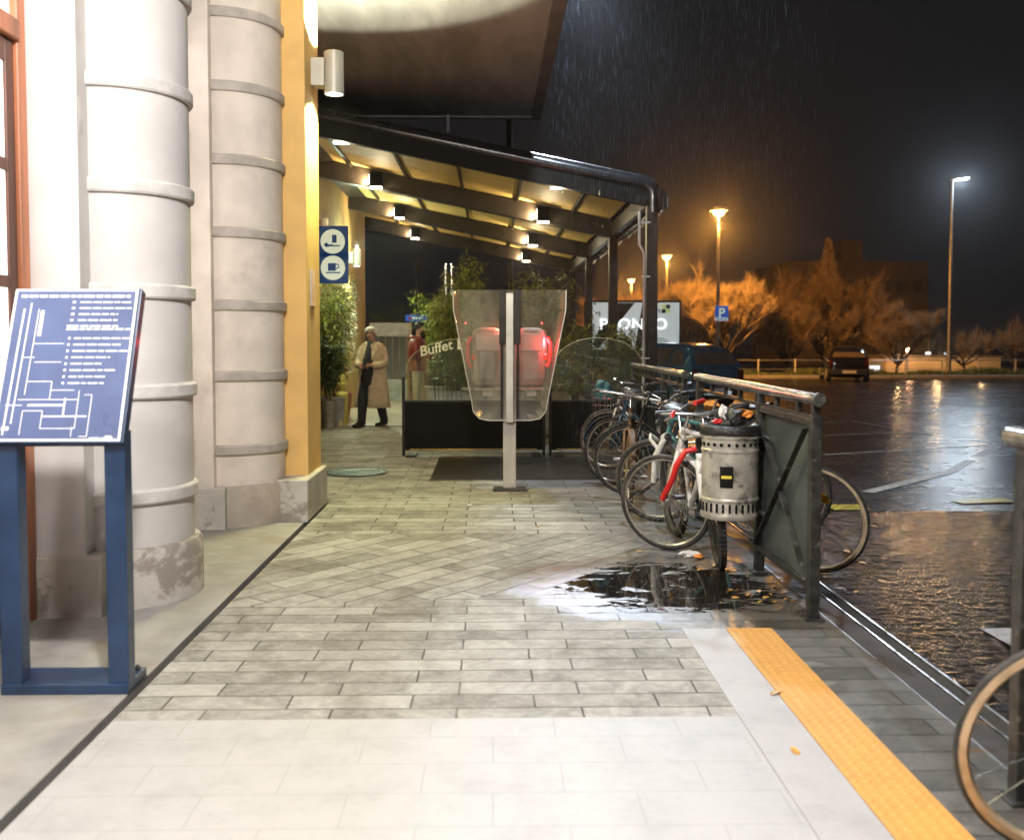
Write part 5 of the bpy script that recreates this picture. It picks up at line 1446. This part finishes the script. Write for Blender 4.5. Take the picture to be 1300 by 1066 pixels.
# ------------------------------------------------------------------ lamps on poles
def street_lamp(px_, py_, Y, label, kind, side=1, group='street lamps round the car park'):
    x = bx(px_, Y); z = hz(py_, Y); g0 = gz(Y)
    t = thing('street_lamp', label, 'street lamp', (x, Y, g0), 0, group)
    hh = z - g0; k = max(1, Y / 45)
    q = MB(); q.tube([(0, 0, 0), (0, 0, hh * .5), (0, 0, hh)], [.085, .07, .045], 10); q.tube([(0, 0, 0), (0, 0, .9)], .11, 10)
    q.build('pole', M['pole'], t, smooth=50)
    if kind == 'led':
        q = MB(); q.bar((-.05, 0, hh), (.75, 0, hh + .10), .26, .07); q.build('lamp_head', M['pole'], t, bevel=.02)
        MB().bar((.18, -.0, hh - .012), (.70, 0, hh + .045), .20, .03).build('lens', M['bulb_cool'], t)
    else:
        q = MB(); q.lathe([(0, .34), (.30, .30), (.34, .2), (.34, .17), (.05, .20)], (0, 0, hh - .12), 20); q.build('lamp_head', M['pole'], t, smooth=40, fix=False)
        q = MB(); q.lathe([(.0, .16), (.16, .12), (.22, .04), (.19, -.06), (.1, -.13), (0, -.15)], (0, 0, hh), 16); q.build('globe', M['bulb_sodium' if kind == 'sodium' else 'bulb_small'], t, smooth=80)
    return t, Vector((x, Y, z))
_, LA = street_lamp(911, 269, 38, 'orange glowing street lamp above the parking sign', 'sodium')
_, LB = street_lamp(846, 326, 58, 'orange street lamp just right of the first canopy post', 'sodium')
_, LC = street_lamp(801, 356, 78, 'orange street lamp low between the canopy posts', 'sodium')
_, LD = street_lamp(1205, 226, 44.2, 'tall street lamp with a cold white head at the far kerb', 'led')
_, LE = street_lamp(1179, 411, 88, 'tiny orange street lamp far off, left of the tall white lamp', 'small')
_, LF = street_lamp(1152, 443, 62, 'low orange lamp in front of the lit ochre wall', 'small')
SOD = (1, .42, .08)
lamp('SPOT', 'sodium_light', LA - Vector((0, -.1, .25)), SOD, 5200, .2, to=LA + Vector((1, 7, -5)), angle=172, blend=.5)
lamp('POINT', 'sodium_glow', LA - Vector((0, 0, .4)), SOD, 2600, .2)
lamp('SPOT', 'sodium_light', LB - Vector((0, -.1, .25)), SOD, 5200, .2, to=LB + Vector((1, 7, -5)), angle=172, blend=.5)
lamp('POINT', 'sodium_glow', LB - Vector((0, 0, .4)), SOD, 2600, .2)
lamp('SPOT', 'sodium_light', LC - Vector((0, -.1, .25)), SOD, 5200, .2, to=LC + Vector((1, 7, -5)), angle=172, blend=.5)
lamp('POINT', 'sodium_glow', LC - Vector((0, 0, .4)), SOD, 2600, .2)
lamp('SPOT', 'led_light', LD + Vector((.45, -.05, -.08)), (.72, .86, 1), 1500, .25, to=LD + Vector((.45, -4, -9)), angle=165, blend=.6)
lamp('POINT', 'small_light', LF + Vector((0, -.4, 0)), (1, .5, .25), 60, .1)
# parking sign on the lamp pole
sx_, sy_ = LA.x + .02, LA.y - .12; sz_ = hz(400, sy_)
t = thing('parking_sign', 'blue parking sign with a white P on the street lamp pole', 'sign', (sx_ + .10, sy_, sz_))
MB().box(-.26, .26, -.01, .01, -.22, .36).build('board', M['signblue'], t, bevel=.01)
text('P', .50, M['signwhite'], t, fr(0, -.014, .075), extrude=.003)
MB().box(-.24, .24, -.014, -.011, -.20, -.09).build('white_strip', M['signwhite'], t)
q = MB(); q.box(-.20, .06, -.018, -.0145, -.17, -.12); q.box(.09, .20, -.018, -.0145, -.17, -.12); q.build('car_mark', M['signblue'], t)
# floodlight on the slab edge
FLp = Vector((.97, 11.0, 6.3))
t = thing('floodlight', 'cold white floodlight on a bent arm above the edge of the overhanging slab', 'floodlight', tuple(FLp))
MB().box(-.16, .16, -.10, .10, -.06, .16).build('housing', M['metal_dark'], t, bevel=.02)
MB().box(-.14, .14, -.08, .08, -.075, -.062).build('lens', M['bulb_cool'], t)
MB().tube([(0, 0, .16), (-.2, 0, .2), (-.34, 0, .1), (-.34, 0, -1.4)], .03).build('arm', M['metal_dark'], t)

# ------------------------------------------------------------------ kerb, verge and fence at the far side
slab('far_kerb', 3.5, 90, 43.4, 43.6, gz(43.5) - .2, gz(43.5) + .13, 'kerbfar')if False else None
tag(MB().box(3.5, 95, 43.4, 43.62, gz(43.5) - .2, gz(43.5) + .13).build('far_kerb', M['apron'], bevel=.02), kind='structure')
tag(MB().box(3.5, 95, 43.63, 47.0, gz(46) - .25, gz(43.5) + .12).build('verge', M['verge']), kind='structure')
random.seed(5)
v = []; f = []
for _ in range(9000):
    x = random.uniform(8, 26); y = random.uniform(43.75, 45.3)
    hgt = random.uniform(.08, .24) * (1.3 + math.sin(x * .9) * .5 + math.sin(x * 2.3) * .4)
    d_ = Vector((random.uniform(-.5, .5), random.uniform(-.5, .5), 1)).normalized()
    leafblade(v, f, Vector((x, y, gz(43.5) + .115)), d_, hgt, .03, .1)
q = MB(); q.v = v; q.f = f; tag(q.build('grass', M['grassblade'], fix=False), 'rough grass growing along the foot of the fence', 'grass', kind='stuff')
fz0 = gz(43.5) + .12
t = thing('guard_fence', 'low galvanised guard fence with wire rails behind the far kerb', 'fence', (8, 44.3, fz0))
def fm_(): return MB((8, 44.3, fz0))
Yf = 44.3
xx = bx(963, Yf); stp = (bx(1291, Yf) - bx(1011, Yf)) / 6
xs_ = [xx + stp * k - 3 * stp for k in range(12)]
for x in xs_: fm_().box(x - .03, x + .03, Yf - .03, Yf + .03, fz0 - .05, fz0 + .72).build('post', M['post_pale'] if 'post_pale' in M else M['band_w'], t)
q = fm_(); q.tube([(xs_[0], Yf, fz0 + .66), (xs_[-1], Yf, fz0 + .66)], .022, 6); q.tube([(xs_[0], Yf, fz0 + .25), (xs_[-1], Yf, fz0 + .25)], .015, 6)
q.build('rail', M['pole'], t)

# ------------------------------------------------------------------ bare trees
def branchy(seed, h, spread, trunk_h, levels=5, twig=M['twig'], nmain=7, up=.85, twigs=9, tl=.55):
    random.seed(seed); T_ = MB(); K = MB(); kv = []; kf = []
    def limb(p, d, L__, r, lv):
        n = 3; pts = [p]; dd = d.copy()
        for _ in range(n):
            dd = (dd + Vector((random.gauss(0, .13), random.gauss(0, .13), random.gauss(.05, .08)))).normalized(); pts.append(pts[-1] + dd * L__ / n)
        tgt = T_ if lv < 3 else K
        tgt.tube(pts, [r * (1 - .45 * i / n) for i in range(n + 1)], 6 if lv < 2 else (4 if lv < 3 else 3), cap=False)
        if lv >= levels:
            for _ in range(twigs):
                u = random.random(); i = min(n - 1, int(u * n)); q0 = pts[i].lerp(pts[i + 1], u * n - i)
                e_ = (dd + Vector((random.gauss(0, .7), random.gauss(0, .7), random.gauss(up * .5, .45)))).normalized()
                l_ = tl * random.uniform(.5, 1.3); s_ = e_.orthogonal().normalized() * .0075; k = len(kv)
                s2 = e_.cross(s_)
                m__ = q0 + e_ * l_ * .55 + Vector((random.gauss(0, .03), random.gauss(0, .03), 0)); en = q0 + e_ * l_ + Vector((0, 0, random.gauss(.04, .05)))
                kv.extend([q0 - s_, q0 + s_, m__ + s_ * .8, m__ - s_ * .8, en]); kf.extend([(k, k + 1, k + 2, k + 3), (k + 3, k + 2, k + 4)])
                k = len(kv); kv.extend([q0 - s2, q0 + s2, m__ + s2 * .8, m__ - s2 * .8, en]); kf.extend([(k, k + 1, k + 2, k + 3), (k + 3, k + 2, k + 4)])
            return
        m__ = nmain if lv == 0 else random.choice((3, 3, 4))
        for i in range(m__):
            u = random.uniform(.3, 1) if lv else random.uniform(.7, 1)
            i_ = min(n - 1, int(u * n)); q0 = pts[i_].lerp(pts[i_ + 1], min(1, u * n - i_))
            if lv == 0:
                a = 2 * PI * i / m__ + random.uniform(-.4, .4); nd = Vector((math.cos(a) * spread, math.sin(a) * spread, random.uniform(.5, 1.3))).normalized()
            else:
                nd = (dd + Vector((random.gauss(0, .42), random.gauss(0, .42), random.gauss(up * .35, .25)))).normalized()
            limb(q0, nd, L__ * (random.uniform(.62, .85) if lv else (h - trunk_h) * .42 / trunk_h), r * .58, lv + 1)
    limb(Vector((0, 0, 0)), Vector((0, 0, 1)), trunk_h, h * .028, 0)
    K.add(kv, kf)
    return T_, K
def tree(x, y, label, seed, h, spread=.9, th=1.5, twig='twig', rz=0, **kw):
    t = thing('bare_tree', label, 'tree', (x, y, gz(y) - .05 if y > 47 else fz0 - .05), rz, 'bare trees behind the fence')
    T_, K = branchy(seed, h, spread, th, **kw)
    a = T_.build('trunk', M['bark'], t, fix=False); b_ = K.build('crown', M[twig], t, fix=False)
    # fit to the wanted height
    zm = max(v_.co.z for v_ in b_.data.vertices); s_ = h / zm
    for o in (a, b_): o.data.transform(Matrix.Scale(s_, 4))
    return t
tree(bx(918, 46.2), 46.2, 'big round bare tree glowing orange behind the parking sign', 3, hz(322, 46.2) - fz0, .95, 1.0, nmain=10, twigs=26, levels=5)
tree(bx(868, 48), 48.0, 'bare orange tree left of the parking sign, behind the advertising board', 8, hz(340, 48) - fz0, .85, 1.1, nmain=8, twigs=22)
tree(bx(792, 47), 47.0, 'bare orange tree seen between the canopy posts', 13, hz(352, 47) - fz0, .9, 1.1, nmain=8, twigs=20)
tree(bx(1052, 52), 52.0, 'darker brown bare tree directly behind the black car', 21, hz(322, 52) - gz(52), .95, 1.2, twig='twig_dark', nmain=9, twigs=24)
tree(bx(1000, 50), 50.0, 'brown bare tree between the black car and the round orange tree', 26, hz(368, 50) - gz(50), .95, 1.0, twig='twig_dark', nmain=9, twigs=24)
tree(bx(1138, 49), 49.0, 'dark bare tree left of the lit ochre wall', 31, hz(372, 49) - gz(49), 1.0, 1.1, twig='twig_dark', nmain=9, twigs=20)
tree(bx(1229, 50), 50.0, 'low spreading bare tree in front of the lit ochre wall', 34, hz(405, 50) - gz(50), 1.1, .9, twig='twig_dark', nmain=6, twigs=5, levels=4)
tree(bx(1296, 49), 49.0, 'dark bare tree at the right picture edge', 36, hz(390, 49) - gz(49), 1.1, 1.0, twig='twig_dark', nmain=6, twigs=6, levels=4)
# slim conifer
random.seed(9)
t = thing('conifer', 'slim pointed conifer rising behind the darker bare trees', 'tree', (bx(1050, 58), 58, gz(58)), 0)
ht_ = hz(300, 58) - gz(58)
MB().tube([(0, 0, 0), (0, 0, ht_ * .95)], [.16, .02], 8).build('trunk', M['bark'], t)
v = []; f = []
for _ in range(5200):
    u = random.random() ** .8; z = ht_ * (.25 + .75 * u); rr = (1 - u) ** .8 * 1.0 + .05; a = random.uniform(0, 2 * PI)
    rr *= random.uniform(.1, 1.15); d_ = Vector((math.cos(a), math.sin(a), random.uniform(-.3, .2))).normalized()
    leafblade(v, f, Vector((math.cos(a) * rr, math.sin(a) * rr, z)), d_, random.uniform(.15, .45) * (1.2 - u), .05, .4)
q = MB(); q.v = v; q.f = f; q.build('crown', M['twig'], t, fix=False)

# ------------------------------------------------------------------ far buildings
def pbox(mb, p0, p1, Y, d=10, zlow=None):
    x0, x1 = bx(p0[0], Y), bx(p1[0], Y); z1, z0 = hz(p0[1], Y), hz(p1[1], Y) if zlow is None else zlow
    return mb.box(x0, x1, Y, Y + d, z0, z1), (x0, x1, z0, z1)
Y = 105
t = thing('far_block', 'dim concrete block with a roof box behind the bare trees', 'building', (bx(1090, Y), Y, gz(Y)))
q, ext = pbox(MB(tuple(t.location)), (1000, 331), (1177, 470), Y, 14, -1.4); wl_ = q.build('wall', M['farwall'], t)
q, _e = pbox(MB(tuple(t.location)), (1067, 304), (1093, 331), Y + 2, 5, hz(331, Y + 2)); q.build('roof_box', M['farwall'], t)
for r_ in range(3):
    for k in range(8):
        xa = ext[0] + 1.0 + k * 1.78; za = 7.6 - r_ * 2.9
        if k != 5 or r_ != 1: MB(tuple(t.location)).box(xa, xa + 1.0, Y - .04, Y - .001, za - 1.1, za).build('window', M['farwin'], t)
Y = 62
t = thing('lit_wall_building', 'low building with a glowing ochre wall beyond the fence', 'building', (bx(1200, Y), Y, gz(Y)))
q, ext = pbox(MB(tuple(t.location)), (1126, 454), (1271, 475), Y, 6, -1.4); q.build('wall', M['ochre'], t)
MB(tuple(t.location)).box(ext[0] - .2, ext[1] + .2, Y - .1, Y + 6.1, ext[3], ext[3] + .12).build('roof', M['farwall'], t)
for x in (1178, 1202): MB(tuple(t.location)).box(bx(x - 3, Y + 4), bx(x + 3, Y + 4), Y + 3.9, Y + 4, hz(454, Y + 4), hz(447, Y + 4)).build('skylight', M['far_lit'], t)
t = thing('shed', 'dark shed with bright crates just right of the black car', 'shed', (bx(1110, 60), 60, gz(60)))
MB().box(-.6, .6, 0, 1.6, 0, 1.35).build('wall', M['farwall'], t)
MB().box(-.34, .34, -.05, -.005, .5, 1.1).build('window', M['far_lit'], t)
for xx_ in (1140, 1190, 1245):
    lamp('POINT', 'wall_light', (bx(xx_, 59), 59.0, .9), (1, .62, .28), 170, .1)

# ------------------------------------------------------------------ rain
random.seed(77)
v = []; f = []
def drop(p, L_, r_):
    k = len(v); 
    for a in (0, 2.094, 4.189): v.append(p + Vector((math.cos(a) * r_, math.sin(a) * r_, L_ / 2)))
    v.append(p + Vector((0, 0, L_))); v.append(p)
    for i in range(3): f.append((k + i, k + (i + 1) % 3, k + 3)); f.append((k + i, k + 4, k + (i + 1) % 3))
for _ in range(14000):
    Y_ = random.uniform(8.0, 21); X_ = .78 + random.random() ** 1.5 * (2.0 + (Y_ - 8) * .22); Z_ = random.uniform(.2, 8.5)
    if X_ < 2.3 and Y_ > 11.9 and Z_ < 4: continue
    drop(Vector((X_, Y_, Z_)), random.uniform(.06, .20), .00045 + .0004 * random.random())
q = MB(); q.v = v; q.f = f
M['rain'] = mat('rain_water', (.15, .175, .20), .1, var=.02, bump=0)
tag(q.build('rain', M['rain'], fix=False), 'fine rain falling through the floodlight beam', 'rain', kind='stuff')

# ------------------------------------------------------------------ haze
HZ = True
if HZ:
    hb = MB().box(-70, 430, -32, 430, -2.4, 13.5).build('haze', M['plaster_white'])
    m = bpy.data.materials.new('haze_air'); m.use_nodes = True; tt = m.node_tree
    for x in list(tt.nodes): tt.nodes.remove(x)
    out = tt.nodes.new('ShaderNodeOutputMaterial'); pv = tt.nodes.new('ShaderNodeVolumePrincipled')
    pv.inputs['Color'].default_value = (.9, .92, .95, 1); pv.inputs['Density'].default_value = .0006; pv.inputs['Anisotropy'].default_value = .93
    tt.links.new(pv.outputs[0], out.inputs['Volume'])
    hb.data.materials.clear(); hb.data.materials.append(m); tag(hb, kind='stuff')

# ------------------------------------------------------------------ main lights
def up_down(p, col, pw_dn, pw_up, ang=134, r_=.07):
    lamp('SPOT', 'sconce_downlight', Vector(p) - Vector((0, 0, .19)), col, pw_dn, r_, to=Vector(p) - Vector((0, 0, 3)), angle=ang, blend=.12)
    lamp('SPOT', 'sconce_uplight', Vector(p) + Vector((0, 0, .20)), (1, .95, .72), pw_up, r_ * .5, to=Vector(p) + Vector((0, 0, 3)), angle=140, blend=.05)
up_down(S1, (.97, .93, .42), 430, 360)
lamp('POINT', 'sconce_downlight', Vector(S0) - Vector((0, 0, .35)), (1, .965, .945), 200, .1)
t = thing('added_ceiling_light', 'round white ceiling light added under the slab above the photographer to light the foreground', 'ceiling light', (-.35, 1.5, 4.6))  # added fitting out of view, brightens the columns and near paving
MB().lathe([(.0, 0), (.24, 0), (.24, -.05), (.22, -.07)], (0, 0, 0), 32).build('housing', M['pole_cream'], t, smooth=30)
MB().lathe([(.215, -.072), (.12, -.095), (0, -.10)], (0, 0, 0), 32).build('diffuser', M['bulb_white'], t, smooth=60)
lamp('POINT', 'added_ceiling_lamp', (-.35, 1.5, 4.38), (1, .965, .945), 1080, .12)
lamp('SPOT', 'sconce_downlight', (-2.715, 16.0, 3.0), (.86, 1, .62), 130, .08, to=(-2.4, 16, 0), angle=140, blend=.4)
lamp('SPOT', 'sconce_downlight', (-2.715, 19.9, 2.87), (.80, 1, .62), 520, .08, to=(-2.2, 19.4, 0), angle=150, blend=.4)
lamp('POINT', 'sconce_uplight', (-2.715, 19.9, 3.3), (.80, 1, .62), 40, .05)
lamp('POINT', 'tube_light', (-2.7, 18.9, 3.2), (.75, 1, .8), 60, .05)
FM2 = Vector((2.35, 26.0, 11.4))  # added mast floodlight, gives the wet film round the puddle its white glare
t = thing('added_floodlight_mast', 'tall mast with a cold white floodlight added beyond the canopy to light the puddle', 'floodlight', (2.35, 26.1, gz(26)))
MB().tube([(-1.9, 0, 0), (-1.9, 0, 10.2 - gz(26)), (-1.6, 0, 11.1 - gz(26)), (-.9, 0, 11.5 - gz(26)), (0, 0, 11.55 - gz(26))], [.10, .07, .06, .05, .04], 12).build('pole', M['metal_dark'], t, smooth=50)
MB().box(-.3, .3, -.25, .05, 11.35 - gz(26), 11.6 - gz(26)).build('lamp_head', M['metal_dark'], t, bevel=.03)
MB().box(-.27, .27, -.275, -.252, 11.38 - gz(26), 11.57 - gz(26)).build('lens', M['bulb_cool'], t)
lamp('SPOT', 'mast_light', FM2 + Vector((0, -.35, 0)), (.74, .84, 1), 11000, .3, to=(1.0, 8.8, 0), angle=21, blend=1.0)
lamp('SPOT', 'flood_light', FLp + Vector((.0, 0, -.12)), (.72, .85, 1), 1300, .12, to=FLp + Vector((1.3, -.3, -4.0)), angle=168, blend=.3)

# ------------------------------------------------------------------ world, camera
wd_ = bpy.data.worlds.new('World'); sc.world = wd_; wd_.use_nodes = True
bgn = wd_.node_tree.nodes['Background']
sky = wd_.node_tree.nodes.new('ShaderNodeTexSky'); sky.sky_type = 'NISHITA'; sky.sun_disc = False; sky.sun_elevation = R(-8); sky.sun_rotation = R(200)
mx = wd_.node_tree.nodes.new('ShaderNodeMix'); mx.data_type = 'RGBA'; mx.blend_type = 'ADD'; mx.inputs[0].default_value = 1
mx.inputs[7].default_value = (.10, .094, .10, 1)
wd_.node_tree.links.new(sky.outputs[0], mx.inputs[6]); wd_.node_tree.links.new(mx.outputs[2], bgn.inputs[0])
bgn.inputs[1].default_value = .1

cam = bpy.data.cameras.new('camera'); co = bpy.data.objects.new('camera', cam); COL.objects.link(co)
co.location = CAM; co.rotation_euler = CR.to_euler()
cam.sensor_width = 36; cam.lens = 36 * F / 1300; cam.sensor_fit = 'HORIZONTAL'
cam.shift_y = -(533 - 488) / 1300
cam.clip_start = .05; cam.clip_end = 1500
cam.dof.use_dof = True; cam.dof.focus_distance = 7.6; cam.dof.aperture_fstop = 2.2
sc.camera = co
sc.view_settings.view_transform = 'Standard'; sc.view_settings.look = 'None'; sc.view_settings.exposure = 0; sc.view_settings.gamma = 1
sc.render.engine = 'CYCLES'
cy = sc.cycles
cy.use_denoising = True; cy.max_bounces = 7; cy.diffuse_bounces = 3; cy.glossy_bounces = 4; cy.transparent_max_bounces = 14; cy.volume_bounces = 0; cy.transmission_bounces = 4
cy.caustics_reflective = False; cy.caustics_refractive = False; cy.sample_clamp_indirect = 6
cy.use_light_tree = True
